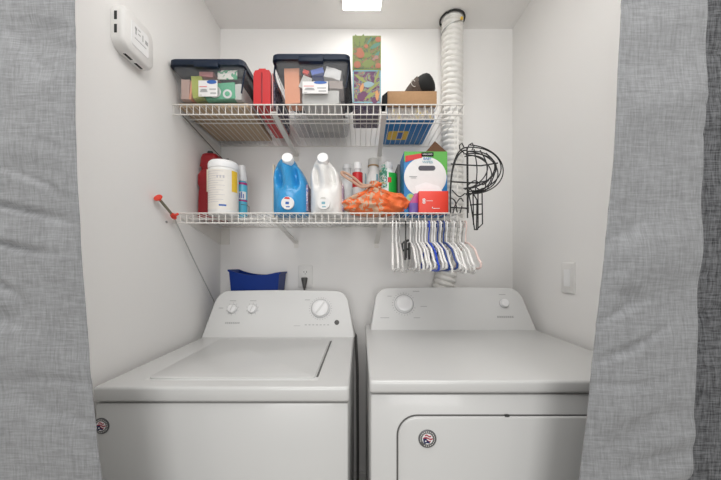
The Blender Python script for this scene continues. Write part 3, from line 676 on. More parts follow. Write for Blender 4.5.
# red jug
t = thing('red_jug', (-.62, 1.42, z0), 'dark red plastic jug behind the white tub at the left end', 'jug')
b = B(); d = 1.37
xl, xr = -.741, X(219,d); zt = Z(153,d); H = zt-z0
rings = []
for u, a, c in ((0,.004,0),(.01,0,0),(.10,0,0),(.40,.002,0),(.47,.005,0),(.52,.0,0),(.66,.0,0),(.73,.008,0),(.75,.012,0),(.78,.010,0),(.80,.006,0),(.94,.010,0),(.985,.014,0),(1,.020,0)):
    rings.append([(x, y, z0+.0005+H*u) for x, y in rrect(xl+a, xr-a, d-.018+a, d+.11-a, .018)])
loft(b, rings); obj('bottle', b, M['deepred'], t)
b = B(); box(b, X(203,1.30)-.01, X(209,1.30)+.03, d-.0195, d-.018, Z(190,1.32), Z(167,1.32)); obj('label', b, M['cream'], t, False)
b = B(); lathe(b, [(.014,0),(.014,.006),(.011,.014)], (X(207,1.36), d+.02, zt), (0,0,1), 16); obj('cap', b, M['dark'], t)
# white tub
t = thing('wipes_tub', (X(223.5,1.28), 1.285, z0), 'large round white tub with a yellow stripe on the lower shelf', 'tub')
cx, cy, r = X(223.7,1.285), 1.285, .0600; zt = Z(159.5,1.25); H = zt-z0
b = B(); lathe(b, [(r*.95,.0005),(r,.006),(r,.03),(r*1.0,H*.83),(r*.97,H*.845),(r*.96,H*.85)], (cx,cy,z0), seg=40); obj('drum', b, M['white'], t)
b = B(); lathe(b, [(r*1.01,H*.85),(r*1.02,H*.86),(r*1.02,H*.935),(r*.99,H*.96),(r*.90,H*.985),(r*.5,H*.995)], (cx,cy,z0), seg=40); obj('lid', b, M['whiter'], t)
def wrap(b, cx, cy, r, a0, a1, z0_, z1_, off=.0006, n=10, mi=0):
    g = [[(cx+(r+o)*math.cos(a0+(a1-a0)*k/n), cy+(r+o)*math.sin(a0+(a1-a0)*k/n), z) for k in range(n+1)] for z in (z0_, z1_) for o in (off,)]
    A = [b.verts.new(p) for p in g[0]]; Bv = [b.verts.new(p) for p in g[1]]
    for i in range(n): f = b.faces.new((A[i], A[i+1], Bv[i+1], Bv[i])); f.material_index = mi
b = B(); wrap(b, cx, cy, r, -PI*.98, PI*-.03, z0+.02, z0+H*.80, n=30); obj('label', b, mat('ivory_label', (.80,.76,.70), .5), t)
b = B(); wrap(b, cx, cy, r, -.62, -.1, z0+H*.42, z0+H*.80, .0012); obj('yellow_stripe', b, M['yellow'], t)
b = B(); wrap(b, cx, cy, r, -1.45, -.98, z0+H*.145, z0+H*.175, .0012); obj('blue_bar', b, M['printblue'], t)
b = B()
for k in range(14):
    v = .76-k*.042; w = (.9, .7, .95, .6)[k % 4]; wrap(b, cx, cy, r, -2.6, -2.6+1.6*w, z0+H*v, z0+H*v+.0016, .0011)
for k in range(3): wrap(b, cx, cy, r, -1.6+k*.2, -1.5+k*.2, z0+H*.64, z0+H*.69, .0011, 3)
obj('small_print', b, mat('faint_print', (.55,.53,.55), .6), t)
# spray bottle
t = thing('spray_can', (X(243,1.32), 1.33, z0), 'small blue and pink spray can beside the white tub', 'spray can')
cx, cy, r = X(241.8,1.37), 1.37, .0245; zt = Z(163,1.33); H = zt-z0
b = B(); lathe(b, [(r*.95,.0005),(r,.004),(r,H*.66),(r*.8,H*.70),(r*.55,H*.72)], (cx,cy,z0), seg=28); obj('can', b, M['cyan'], t)
b = B(); lathe(b, [(r*.97,H*.70),(r*.95,H*.80),(r*.8,H*.90),(r*.6,H)], (cx,cy,z0), seg=24); obj('cap', b, M['milky'], t)
b = B(); wrap(b, cx, cy, r, -PI, 0, z0+H*.63, z0+H*.72-.012, .0008, 16); wrap(b, cx, cy, r, -PI, 0, z0+H*.32, z0+H*.35, .0008, 16); obj('pink_band', b, M['magenta'], t)
b = B(); wrap(b, cx, cy, r, -2.4, -.4, z0+H*.36, z0+H*.50, .0008, 16); obj('logo_band', b, M['paper'], t)
b = B()
for k, (a, h) in enumerate(((-1.95,.12),(-1.6,.09),(-1.3,.12),(-1.0,.08))): wrap(b, cx, cy, r, a, a+.16, z0+H*.375, z0+H*(.375+h), .0014, 4)
obj('lettering', b, M['printblue'], t)
b = B(); tube(b, [(cx+.012,cy-.04,z0+.06),(cx+.035,cy-.04,z0+.058),(cx+.048,cy-.04,z0+.05),(cx+.047,cy-.04,z0+.01),(cx+.040,cy-.04,z0+.0035),(cx+.02,cy-.04,z0+.0035)], .0014, 6); tag(obj('wire_hook', b, M['darkgrey']), 'thin bent dark wire hook beside the spray can', 'hook')

# detergent jugs: lofted body, grip ridge between two hollows, round boss with label
def jug(label, body_m, cap_m, sx, cxp, d, group, boss_lab):
    cx = X(cxp, d+.085); zt = Z(160, d+.06); H = zt-z0
    t = thing('detergent_jug', (cx, d+.09, z0), label, 'jug', group)
    W2 = 17*(d+.085)/300; n = 64; m = 44; rings = []
    for j in range(m+1):
        u = j/m; z = z0+.0006+H*u
        half = W2*(1-.05*(1-min(1,u*9))**2)*(1 if u < .42 else max(.34, (1-((u-.42)/.60)**2.8*.72)))
        shift = -.018*max(0, (u-.5)/.5)**1.3*1.2
        dep = .088*(1-.06*(1-min(1,u*9))**2)*(1 if u < .5 else max(.45, 1-((u-.5)/.52)**2.6*.50))
        ring = []
        for k in range(n):
            a = 2*PI*k/n; c_, s_ = math.cos(a), math.sin(a); e = .72
            x = half*math.copysign(abs(c_)**e, c_); y = dep*math.copysign(abs(s_)**e, s_)
            if s_ < 0:
                xr = x/W2
                g = math.exp(-((abs(xr+.03)-.44)/.17)**2)*math.exp(-((u-.66)/.19)**4)
                y += .042*g
                g2 = math.exp(-((xr+.03)/.20)**2)*math.exp(-((u-.70)/.26)**4); y -= .010*g2
                bo = max(0, 1-((xr+.06)/.66)**2-((u-.20)/.21)**2); y -= .012*bo**.5
            ring.append((cx+shift+x*sx, d+.095+y, z))
        rings.append(ring)
    b = B(); loft(b, rings); obj('bottle', b, body_m, t)
    nx = X(cxp-5.0, d+.01); ax = Vector((0,-.95,.30)).normalized(); P = Vector((nx, d+.050, Z(160.5, d+.02)))
    b = B(); lathe(b, [(.030,-.03),(.024,0),(.020,.014)], P, ax, 24); obj('neck', b, body_m, t)
    b = B(); lathe(b, [(.0230,.008),(.0238,.012),(.0234,.034),(.0215,.038),(.012,.0385)], P, ax, 32); obj('cap', b, cap_m, t)
    b = B(); lc = (X(cxp-3.5, d), d-.0085, z0+.040); rl = .026
    lathe(b, [(rl,0),(rl,.006),(rl*.97,.007)], (lc[0], lc[1]+.002, lc[2]), (0,-1,0), 28); S = obj('round_label', b, M['paper'], t)
    y = lc[1]-.0058
    b = B(); prism(b, [(lc[0]-.014,lc[2]+.017),(lc[0]+.010,lc[2]+.015),(lc[0]+.006,lc[2]+.023),(lc[0]-.008,lc[2]+.024)], y, y+.001); 
    if boss_lab: obj('red_print', b, M['printred'], S, False)
    else: obj('grey_print', b, M['palegoods'], S, False)
    b = B(); box(b, lc[0]-.008, lc[0]+.006, y, y+.001, lc[2]-.005, lc[2]+.005); box(b, lc[0]-.006, lc[0]+.009, y, y+.001, lc[2]-.017, lc[2]-.013)
    if boss_lab: obj('blue_print', b, M['printblue'], S, False)
    else: obj('blue_print', b, M['lightblueborder'], S, False)
    b = B(); box(b, cx+W2*sx*.93, cx+W2*sx+.0012, d+.05, d+.14, z0+.02, z0+H*.55, bev=.001); obj('side_label', b, M['jugside'], t)
    return t
jug('sky blue detergent jug with a white cap on the lower shelf', M['blue'], M['whiter'], 1, 291.8, 1.215, 'detergent jugs', True)
jug('white detergent jug with a white cap beside the blue jug', M['white'], M['whiter'], .95, 327.5, 1.215, 'detergent jugs', False)
# thin strip leaning left of the blue jug
b = B(); box(b, X(273.2,1.45), X(274.6,1.45), 1.44, 1.462, z0+.0005, Z(165,1.45)); tag(obj('folded_board', b, M['cream'], smooth=False), 'thin cream board standing left of the blue jug', 'board')

def bottle(name, label, cat, cx, cy, r, H, body, capm, capr, caph, neck=.72, oval=1.0, extra=None):
    t = thing(name, (cx, cy, z0), label, cat)
    b = B(); rings = []
    for rr_, h in ((r*.94,.0005),(r,.005),(r,H*neck),(r*.92,H*(neck+.05)),(r*.6,H*(neck+.12)),(capr*.85,H*(neck+.16)),(capr*.85,H-caph*.6)):
        rings.append([(cx+rr_*math.cos(a), cy+rr_*oval*math.sin(a), z0+h) for a in (2*PI*k/32 for k in range(32))])
    loft(b, rings); obj('bottle', b, body, t)
    b = B(); lathe(b, [(capr,H-caph),(capr*1.02,H-caph*.9),(capr*.96,H-.002),(capr*.85,H)], (cx,cy,z0), seg=24); obj('cap', b, capm, t)
    if extra: extra(t)
    return t
# big milky bottle behind the white jug
bottle('milky_bottle', 'tall milky white bottle behind the white jug and bag', 'bottle', X(347,1.50), 1.50, .055, Z(165,1.50)-z0, M['milky'], M['whiter'], .022, .02, .62)
def ex(t):
    b = B(); wrap(b, X(357.5,1.40), 1.40, .0235, -PI, 0, Z(187,1.38), Z(172,1.38), .0008, 16); obj('red_label', b, M['red'], t)
bottle('clear_bottle', 'small clear bottle with a red label behind the orange bag', 'bottle', X(357.5,1.40), 1.40, .0235, Z(163,1.40)-z0, M['milky'], M['whiter'], .019, .03, .70, extra=ex)
def ex(t):
    cx, cy = X(373.5,1.48), 1.50
    b = B(); wrap(b, cx, cy, .0405, -PI*.93, -PI*.84, Z(190,1.4), Z(168,1.4), .0008, 6); wrap(b, cx, cy, .0405, -PI*.40, -PI*.33, Z(192,1.4), Z(170,1.4), .0008, 6); obj('teal_stripe', b, M['lightblueborder'], t)
    b = B(); wrap(b, cx, cy, .0405, -PI*.62, -PI*.46, Z(186,1.4), Z(177,1.4), .0008, 8); obj('print', b, M['ink'], t)
    b = B(); lathe(b, [(.027,0),(.028,.003),(.027,.006)], (cx, cy, Z(165,1.47)), seg=24); obj('tan_cap_rim', b, mat('tan_rim', (.40,.25,.12), .6), t)
bottle('capped_bottle', 'broad white bottle with a tan-rimmed cap behind the orange bag', 'bottle', X(373.5,1.48), 1.50, .040, Z(157,1.47)-z0, M['white'], M['palegoods'], .026, .035, .66, extra=ex)
def ex(t):
    cx, cy = X(388,1.40), 1.41
    b = B(); wrap(b, cx, cy, .041, -PI*.98, -PI*.55, Z(188,1.38), Z(169,1.38), .0008, 12); wrap(b, cx, cy, .041, -PI*.80, -PI*.62, Z(169,1.38), Z(165,1.38), .0008, 6); obj('leaf_label', b, ramp_mat('leaf_label_print', [(0,(.05,.25,.16)),(.45,(.28,.50,.42)),(.52,(.75,.74,.70)),(.58,(.10,.12,.22)),(.64,(.60,.62,.10))], 55, .5, dist=1), t)
    b = B(); wrap(b, cx, cy, .041, -PI*.50, -PI*.05, Z(196,1.38), Z(173,1.38), .0009, 12); obj('green_label', b, M['leafgreen'], t)
    b = B(); wrap(b, cx, cy, .041, -PI*.53, -PI*.41, Z(183,1.38), Z(178,1.38), .0018, 6); obj('red_mark', b, M['printred'], t)
bottle('green_label_bottle', 'white bottle with a bright green label behind the orange bag', 'bottle', X(388,1.40), 1.41, .041, Z(162,1.40)-z0, M['white'], M['milky'], .022, .03, .74, extra=ex)
b = B(); box(b, X(397.5,1.40), X(399.5,1.40)+.002, 1.39, 1.56, z0+.0005, Z(165,1.40), bev=.001); tag(obj('grey_folder', b, M['greygoods']), 'thin dark grey folder upright left of the wipes box', 'folder')

# drawstring bag
bc = Vector((X(374,1.27), 1.29, z0+.052))
t = thing('drawstring_bag', (bc.x, bc.y, z0), 'tan drawstring bag with orange print slumped on the lower shelf', 'bag')
b = B(); bmesh.ops.create_icosphere(b, subdivisions=5, radius=1)
for v in b.verts:
    p = v.co.copy(); a = math.atan2(p.z, p.x)
    x = p.x*(.142 if p.x < 0 else .148); y = p.y*(.075-.035*max(0,p.x))-.030*max(0,p.x)**2; z = p.z*.056
    # drop the flanks, pull the top to the knot
    fx = abs(p.x); z += .026*math.exp(-((p.x-.02)/.22)**2)*max(0, p.z) - .012*fx**2*max(0, p.z)*(1.6 if p.x < 0 else -.6)
    # pleats running towards the knot
    ang = math.atan2(p.z-1.0, p.x*1.6); z += .0045*math.sin(ang*16+2*noise.noise(p*2))*max(0,p.z+.2)*.7
    y += .007*math.sin(ang*15+3*noise.noise(p*2.5))*(1 if p.y < 0 else .3)
    nn = noise.noise(p*3.2+Vector((3,1,2))); x += .008*nn; y += .012*noise.noise(p*3+Vector((9,1,2))); z += .006*noise.noise(p*4)
    v.co = Vector((x, y, max(z, -.0512)))
bmesh.ops.translate(b, verts=b.verts, vec=bc)
o = obj('sack', b, M['bag'], t, origin=bc, ang=80)
b = B(); kp = bc+Vector((.005,-.045,.070))
bmesh.ops.create_icosphere(b, subdivisions=4, radius=1)
for v in b.verts:
    p = v.co.copy(); v.co = kp+Vector((p.x*.024+.006*math.sin(p.z*7), p.y*.022, p.z*.019))*1+Vector((.004*noise.noise(p*4), .005*noise.noise(p*5), .004*noise.noise(p*4+Vector((4,4,4)))))
obj('gathered_neck', b, M['bag'], t, origin=kp, ang=80)
def ropepts(P): return resample(P, .003)
b = B()
P0 = kp+Vector((-.01,-.012,.0))
tube(b, ropepts([P0, (X(362,1.24),1.235,Z(187,1.235)), (X(352,1.235),1.23,Z(181,1.23)), (X(343.5,1.23),1.23,Z(175.5,1.23)), (X(341.5,1.23),1.235,Z(172.5,1.235)), (X(345,1.235),1.245,Z(172.5,1.24)), (X(354,1.25),1.25,Z(178,1.25)), (X(363,1.25),1.25,Z(185,1.25)), P0+Vector((.004,.01,.004))]), .0058, 8)
obj('drawstring', b, M['tan'], t)
b = B(); box(b, X(345,1.28)-.008, X(345,1.28)+.014, 1.268, 1.30, z0+.055, z0+.09, bev=.004); b.free()

# wipes box with open flap
t = thing('wipes_box', (X(425,1.3), 1.33, z0), 'tall blue and green wipes carton with handle slot and open flap', 'carton')
d = 1.265; x0, x1 = X(404,d), X(447.3,d); zt = Z(151.5,d); yb = d+.125; H = zt-z0; Wd = x1-x0
b = B(); box(b, x0, x1, d, yb, z0+.0005, zt, bev=.0015); obj('carton', b, M['boxblue'], t)
y = d-.0004
def panel(name, pts, m, par, k=0, lab=None):
    b = B(); prism(b, pts, y-.0006-k*.0006, y-k*.0006+.0004); return obj(name, b, m, par, False)
U = lambda u, v: (x0+Wd*u, z0+H*v)
g = panel('green_top', [U(0,.84),U(.25,.90),U(.6,.90),U(.85,.80),U(.998,.62),U(.998,.998),U(.002,.998)], M['boxgreen'], t)
panel('white_oval', [U(.49+.49*math.cos(2*PI*k/40), .60+.315*math.sin(2*PI*k/40)) for k in range(40)], M['paper'], t, 1)
panel('red_corner', [U(.03,.83),U(.03,.93),U(.42,.97),U(.42,.90),U(.16,.86)], M['printred'], t, 2)
panel('black_banner', [U(.40,.92),U(.68,.92),U(.68,.985),U(.40,.985)], M['blackfab'], t, 2)
b = B(); prism(b, rrect(x0+Wd*.33, x0+Wd*.72, z0+H*.70, z0+H*.775, H*.036, 6), y-.0026, y-.001); obj('handle_slot', b, mat('slot_interior', (.10,.10,.12), .8), t, False)
panel('wipe_picture', [U(.25,.46),U(.5,.52),U(.8,.46),U(.9,.36),U(.62,.30),U(.3,.34)], M['whiter'], t, 2)
panel('count_disc', [U(.15+.10*math.cos(2*PI*k/20), .27+.075*math.sin(2*PI*k/20)) for k in range(20)], mat('yellow_green_disc', (.25,.55,.35), .5), t, 2)
panel('yellow_star', [U(.16+.05*math.cos(2*PI*k/8), .30+.03*math.sin(2*PI*k/8)) for k in range(8)], M['lime'], t, 3)
text('banner_lettering', 'KIRKLAND', .0085, U(.54,.952)[:1]+(y-.003, U(.54,.952)[1]), M['paper'], t)
text('product_lettering', 'WIPES', .016, (U(.54,.83)[0], y-.0026, U(.54,.83)[1]), M['lightblueborder'], t)
text('product_lettering', 'BABY', .015, (U(.54,.885)[0], y-.0026, U(.54,.885)[1]), M['boxblue'], t)
b = B(); box(b, *[U(.12,0)[0], U(.30,0)[0]], y-.0026, y-.0018, U(0,.60)[1], U(0,.612)[1]); box(b, U(.16,0)[0], U(.28,0)[0], y-.0026, y-.0018, U(0,.58)[1], U(0,.588)[1]); obj('small_print', b, M['ink'], t, False)
fl = [(X(426,d), zt), (x1-.002, zt), (X(435,d), Z(141,d))]
b = B(); loft(b, [[(a, yy, z) for a, z in fl] for yy in (d+.004, d+.0015)]); k = obj('open_flap', b, M['carddark'], t, False); k['label'] = 'dark brown open cardboard flap'
# magenta packet and red box in front
b = B(); d2 = 1.228; x0, x1 = X(409.5,d2), X(421,d2)
loft(b, [[(x0+a*.012, y_, z0+.0006) for a, y_ in ((0,d2+.002),(1,d2-.004),(2.6,d2),(2.6,d2+.026),(0,d2+.026))], [(x0+a*.014, y_, z0+.045) for a, y_ in ((0,d2),(1,d2-.006),(3,d2),(3,d2+.028),(0,d2+.028))], [(x0+.022+a*.010, y_, Z(193,d2)) for a, y_ in ((0,d2+.006),(1,d2+.004),(2,d2+.006),(2,d2+.012),(0,d2+.012))]])
for f_ in b.faces: f_.material_index = 0 if f_.calc_center_median().z > z0+.03 else 1
tag(obj('foil_packet', b, [M['magenta'], M['purple']]), 'shiny magenta and purple packet between the bag and red box', 'packet')
t = thing('red_box', (X(434,1.215), 1.23, z0), 'small flat red-orange box standing before the wipes carton', 'box')
d3 = 1.205; x0, x1, zt = X(419,d3), X(448.5,d3), Z(191,d3)
b = B(); box(b, x0, x1, d3, d3+.045, z0+.0005, zt, bev=.0012); obj('carton', b, M['redbox'], t)
b = B(); w, h = x1-x0, zt-z0
for u, v, r_ in ((.17,.60,.0060),(.17,.49,.0060)): tube(b, [(x0+w*u+r_*math.cos(a), d3-.0006, z0+h*v+r_*.8*math.sin(a)) for a in (2*PI*k/14 for k in range(14))], .0011, 5, True)
box(b, x0+w*.15, x0+w*.19, d3-.0012, d3+.0002, z0+h*.44, z0+h*.66)
box(b, x0+w*.25, x0+w*.46, d3-.0010, d3+.0002, z0+h*.545, z0+h*.565); box(b, x0+w*.44, x0+w*.70, d3-.0010, d3+.0002, z0+h*.20, z0+h*.222); box(b, x0+w*.44, x0+w*.47, d3-.0010, d3+.0002, z0+h*.20, z0+h*.28)
obj('white_symbol', b, M['paper'], t, False)

# ---------------------------------------------------------------- black wire baskets hung at the shelf end
t = thing('wire_basket', (.44, 1.17, 1.40), 'tangled black wire hanging baskets hooked beside the right shelf end', 'wire baskets')
dB = 1.172
def pt(px, py, y=0): return (X(px, dB), dB+y, Z(py, dB))
b = B()
for off, y in ((0,-.012),(2.2,.014)):
    tube(b, resample([pt(449.5+off,213,y),pt(449.5+off,190,y),pt(451.5+off,170,y),pt(456+off,156,y),pt(462+off,149.5,y),pt(467+off,149,y)], .006), .0028, 6)
tube(b, [pt(467,147), pt(467.5,218)], .0028, 6); tube(b, [pt(469.5,150,.02), pt(470,212,.02)], .0028, 6)
for py, pr in ((165,498),(182.5,489),(208,468)): tube(b, [pt(450,py,-.012), pt(468,py+.5,-.005), pt((468+pr)/2,py-1 if pr > 470 else py,.02), pt(pr,py-2,.0)], .0028, 6)
obj('arched_frame', b, M['black'], t)
for i, (w, h, c0, y, tl) in enumerate(((35,48,171,-.02,0),(33,44,170,-.008,.05),(30,42,172,.004,-.05),(27,38,169,.016,.08),(24,40,172,.028,-.1),(20,34,170,.04,.12),(29,36,167,.052,.0))):
    b = B(); pts = []
    for k in range(29):
        a = -PI/2+PI*k/28; pts.append(pt(468+w*max(0,math.cos(a)), c0-h/2*math.sin(a)-2*tl*w*math.cos(a)*.6, y*(1-.9*math.cos(a))))
    tube(b, pts, .0023, 6); obj('hoop', b, M['black'], t)
b = B()
for pts in (((468,190),(471,205),(474.5,229)),((470,188),(477,200),(476.5,229)),((482,188),(482.5,224),(476,230)),((468,196),(474,192),(484,190)),((470,205),(482,204)),((472,215),(482,214)),((474,229.5),(478,229.5)),((473,190),(473.5,225)),((478,190),(478,228))):
    tube(b, [pt(*p) for p in pts], .0025, 6)
obj('tapered_frame', b, M['black'], t)
b = B()
for pts in (((451,198),(456,201),(459,213)),((453,213),(456,205),(462,197),(466,200)),((460,213),(463,205)),((452,190),(460,196),(467,192)),((466,195),(474,186),(486,190),(495,180)),((468,185),(476,180),(486,183),(500,168)),((480,150),(488,165),(487,190)),((474,149),(478,168),(477,192)),((486,153),(497,165),(492,185))):
    tube(b, resample([pt(*p, .01*i) for i, p in enumerate(pts)], .006), .0023, 6)
obj('cross_wires', b, M['black'], t)
b = B(); tube(b, [pt(467,150), pt(469,145), pt(472,143), pt(474,146), pt(472,150)], .0023, 6); tube(b, [pt(464,153), pt(459,150,-.01), pt(457.5,147.5,-.022), pt(459.5,146,-.028), pt(462,149,-.02)], .0023, 6); obj('hook', b, M['black'], t)

# ---------------------------------------------------------------- hangers
HZ = 1.416+.0075
def make_hanger(m, name, metal_hook):
    t = thing(name, (0, 0, 0), '', 'hanger', 'hangers on the lower shelf')
    b = B(); r = .0028
    hk = [(0, .020*math.cos(a)-.0, -.0125+.018*math.sin(a)) for a in [math.radians(q_) for q_ in range(-20, 181, 20)]]
    pts = [(0, .016, -.024)]+[(0, y, z) for _, y, z in hk]
    # hook opens away from the camera, stem drops to the neck
    hook = [(0, .0135*math.cos(a), -.0135+.0135*math.sin(a)) for a in [math.radians(q_) for q_ in range(-40, 181, 20)]]
    hook += [(0,-.0135,-.026),(0,-.010,-.038),(0,-.003,-.048),(0,0,-.06),(0,0,-.092)]
    tube(b, hook, r if not metal_hook else .0017, 7); obj('hook', b, M['steel'] if metal_hook else m, t)
    b = B(); L = .160
    sh = [(0, .0, -.085),(0,-.03,-.092),(0,-.10,-.122),(0,-L+.02,-.165),(0,-L,-.178),(0,-L+.004,-.190),(0,-L+.02,-.194)]
    loop = sh+[(0,-.06,-.194),(0,.06,-.194)]+[(x,-y,z) for x, y, z in sh[::-1]][:-1]
    tube(b, loop, .0040, 7, True); obj('body', b, m, t)
    return t
# keep hangers above the machines and clear of the wall
def copy_tree(o):
    c = o.copy(); COL.objects.link(c)
    for ch in o.children:
        k = ch.copy(); COL.objects.link(k); k.parent = c
    return c
kinds = {'white': (M['hangwhite'], False), 'blue': (M['hangblue'], False), 'navy': (M['hangnavy'], False), 'clear': (M['hangclear'], True), 'pink': (M['hangpink'], False)}
spots = [(392.5,'white',-6),(396,'white',-4.5),(399.5,'clear',-3.5),(410,'white',-2.5),(413,'clear',-2),(416,'white',-1.5),(419,'white',-1.5),(422,'white',-1),(425,'white',-1),(428.5,'blue',-.5),(431.5,'white',-.5),(434,'white',0),(437,'navy',0),(440,'white',.5),(443,'navy',.5),(446,'white',0),(449.5,'clear',0),(453,'white',-.5),(456.5,'clear',-1),(459.5,'white',-1.5),(462,'clear',-2),(465,'pink',-2)]
labels = {'blue': 'bright blue plastic hanger hanging in the row under the lower shelf',
          'pink': 'pale pink plastic hanger at the right end of the hanger row', 'navy': None, 'white': None, 'clear': None}
protos = {}; prev = None
nav = iter(['navy blue hanger nearest the bright blue one', 'second navy blue hanger, farther right from the bright blue one'])
for i, (px, kd, rz) in enumerate(spots):
    if kd not in protos: protos[kd] = make_hanger(kinds[kd][0], 'clothes_hanger', kinds[kd][1]); o = protos[kd]; first = True
    else: o = copy_tree(protos[kd])
    o.location = (X(px, SF), SF-.0035, HZ-.0); o.rotation_euler = (math.radians(rnd.uniform(-4, 4)), 0, math.radians(rz))
    if i == 0: lb = 'white plastic hanger at the left end of the hanger row, splayed outward'
    elif kd == 'blue': lb = labels['blue']
    elif kd == 'navy': lb = next(nav)
    elif kd == 'pink': lb = labels['pink']
    elif kd == 'clear': lb = 'clear plastic hanger with a metal hook in the crowded row'; 
    else: lb = 'white plastic hanger in the crowded row under the lower shelf' 
    o['label'] = lb
    o['group'] = {'white': 'white hangers under the shelf', 'clear': 'clear hangers under the shelf'}.get(kd, 'coloured hangers under the shelf') if i else 'coloured hangers under the shelf'
# black clip strap
x = X(405.2, SF)
t = thing('clip_hanger', (x, SF-.0035, 1.424), 'black clip hanger with a hanging clamp among the white hangers', 'hanger')
b = B(); tube(b, [(x, SF+.008, 1.412),(x, SF+.004, 1.422),(x, SF-.004, 1.4245),(x, SF-.0115, 1.416),(x, SF-.012, 1.39),(x, SF-.012, 1.345)], .0024, 7); obj('hook', b, M['black'], t)
b = B(); c = SF-.012
box(b, x-.004, x+.004, c-.06, c+.06, 1.338, 1.346, bev=.002); obj('bar', b, M['black'], t)
for yy in (-.05, .05):
    b = B(); box(b, x-.011, x-.004, c+yy-.012, c+yy+.012, 1.275, 1.340, bev=.003); box(b, x+.002, x+.009, c+yy-.012, c+yy+.012, 1.270, 1.335, bev=.003); lathe(b, [(.004,-.010),(.004,.010)], (x, c+yy, 1.31), (1,0,0), 10); obj('clamp', b, M['black'], t)

# ---------------------------------------------------------------- curtains on a tension rod
CY = .60; CT = 2.16
def interp(tab, z):
    # tab: (photo row, photo column) pairs of the hanging edge, measured at depth CY
    py = HY-(z-CZ)*F/CY
    if py <= tab[0][0]: a, c = tab[0], tab[1]
    elif py >= tab[-1][0]: a, c = tab[-2], tab[-1]; py = min(py, 620)
    else:
        for a, c in zip(tab, tab[1:]):
            if a[0] <= py <= c[0]: break
    if py < tab[0][0]: return X(tab[0][1], CY)
    return X(a[1]+(c[1]-a[1])*(py-a[0])/(c[0]-a[0]), CY)
creases = []
def relief(x, z, seed, slope):
    # slack folds plus short pulled creases running on the diagonal
    u = x+slope*z; v = z-slope*x
    s = .008*noise.noise(Vector((u*3.0, seed, v*1.0)))
    s += .0085*noise.noise(Vector((u*2.6, seed+3, v*9)))
    n1 = noise.noise(Vector((u*3.5, seed+7, v*13))); s += .020*max(0, 1-abs(n1)*4.5)*max(0, noise.noise(Vector((u*4, seed+11, v*4)))+.05)
    return s
def calm(x, xe): return .25+.75*min(1, abs(x-xe)/.05)     # the stitched edge hangs straighter
def sheet(name, ef, of, yf, m, parent, nx=110, nz=420, zb=.02, seed=0, slope=.25, th=.0012, hem=0):
    b = B(); g = []
    for j in range(nz+1):
        z = zb+(CT-zb)*j/nz; a, c = ef(z), of(z); row = []
        for i in range(nx+1):
            u = i/nx; x = a+(c-a)*u; y = yf(u, z)+relief(x, z, seed, slope)*min(1, (CT-z)/.15+.1)*calm(x, a)
            if hem: y += -.0012*(u < hem) 
            row.append(b.verts.new((x, y, z)))
        g.append(row)
    for j in range(nz):
        for i in range(nx): b.faces.new((g[j][i], g[j][i+1], g[j+1][i+1], g[j+1][i]))
    o = obj(name, b, m, parent, ang=180)
    md = o.modifiers.new('thickness', 'SOLIDIFY'); md.thickness = th; md.offset = 0
    return o
L = [(0,75.5),(60,75.5),(120,76),(180,78),(240,80.5),(300,85),(360,89),(420,95),(480,102.5),(620,118)]
R = [(0,622),(60,619),(100,617),(160,614),(240,606),(300,599),(360,592),(420,586),(480,579),(620,562)]
S = [(0,708),(120,706),(240,702.5),(360,697),(480,690),(620,680)]
rodc = 'curtain rod'
b = B(); tube(b, [(WL+.002, CY, CT+.012), (WR-.002, CY, CT+.012)], .0095, 14)
for xx in (WL+.006, WR-.006): lathe(b, [(.02,-.005),(.02,.005)], (xx, CY, CT+.012), (1,0,0), 20)
tag(obj('tension_rod', b, M['white']), 'white tension rod across the closet opening, above the curtains', 'rod')
t = thing('left_curtain', (-.64, CY, .02), 'light grey linen curtain pulled to the left side of the opening', 'curtain'); t.name = 'curtain'
sheet('fabric_panel', lambda z: interp(L, z), lambda z: WL+.006, lambda u, z: CY+.004*math.sin(u*3), M['curtain'], t, seed=1, slope=-.30)
b = B(); tube(b, [(interp(L, z)-.0025, CY+.25*relief(interp(L, z), z, 1, -.30)*min(1,(CT-z)/.15+.1), z) for z in [.02+(CT-.02)*k/300 for k in range(301)]], .0016, 6); obj('edge_hem', b, M['curtain'], t)
t = thing('right_curtain', (.64, CY, .02), 'grey curtain on the right, with a fold coloured dark for shade', 'curtain'); t.name = 'curtain'
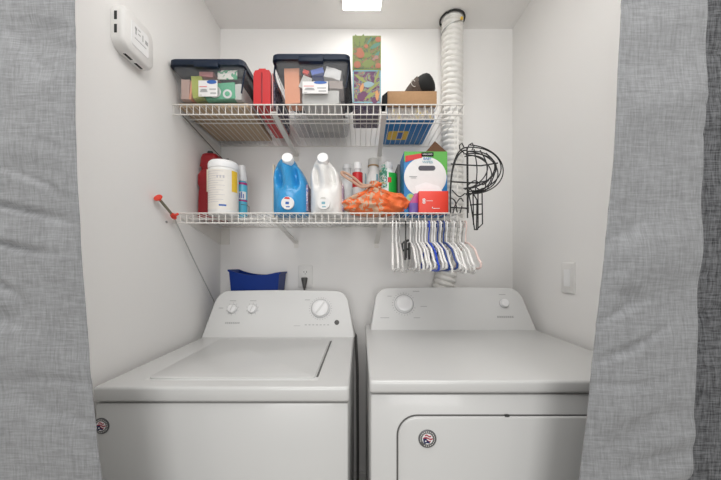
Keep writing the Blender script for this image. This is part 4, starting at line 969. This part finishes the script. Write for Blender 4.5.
sheet('lining_panel', lambda z: interp(R, z), lambda z: interp(S, z), lambda u, z: CY-.002*math.sin(u*PI), M['curtain'], t, seed=21, slope=.30)
sheet('outer_panel', lambda z: interp(S, z)-.002, lambda z: WR-.004, lambda u, z: CY+.010+.022*math.sin(min(1,u*3)*PI/2), M['curtaindark'], t, seed=33, slope=.1, nx=60)  # set-back fold, its shade painted by the darker fabric
for e, off, cf in ((R, .0022, .25), (S, -.0022, 1)):
    b = B(); tube(b, [(interp(e, z)+off, CY+cf*relief(interp(e, z), z, 21, .30)*min(1,(CT-z)/.15+.1), z) for z in [.02+(CT-.02)*k/300 for k in range(301)]], .0016, 6); obj('edge_hem', b, M['curtain'], t)

# ---------------------------------------------------------------- light
def area(name, loc, target, size, power, col=(1,1,1)):
    l = bpy.data.lights.new(name, 'AREA'); l.shape = 'SQUARE'; l.size = size; l.energy = power; l.color = col
    o = bpy.data.objects.new(name, l); COL.objects.link(o); o.location = loc
    o.rotation_euler = (Vector(target)-Vector(loc)).to_track_quat('-Z', 'Y').to_euler(); return o
area('front_fill', (0, -3.4, 1.45), (0, 1.4, 1.25), 1.8, 50, (1,.99,.975))  # added fill light behind the camera, no known window there
area('top_fill', (0, 0, 2.45), (0, .25, 0), 1.2, 18, (1,.985,.965))  # added unseen fill above the camera, lifts machine tops and side walls
w = bpy.data.worlds.new('room_ambient'); C.world = w; w.use_nodes = True
w.node_tree.nodes['Background'].inputs[0].default_value = (1,.99,.975,1); w.node_tree.nodes['Background'].inputs[1].default_value = .38

# ---------------------------------------------------------------- camera
cam = bpy.data.cameras.new('camera'); co = bpy.data.objects.new('camera', cam); COL.objects.link(co)
co.location = (0, 0, CZ); co.rotation_euler = (PI/2, 0, 0)
cam.sensor_width = 36; cam.lens = 36*F/721; cam.shift_y = 25/721; cam.clip_start = .02
C.camera = co
C.view_settings.view_transform = 'Standard'; C.view_settings.look = 'None'; C.view_settings.gamma = 1; C.view_settings.exposure = .13
C.view_settings.use_curve_mapping = False
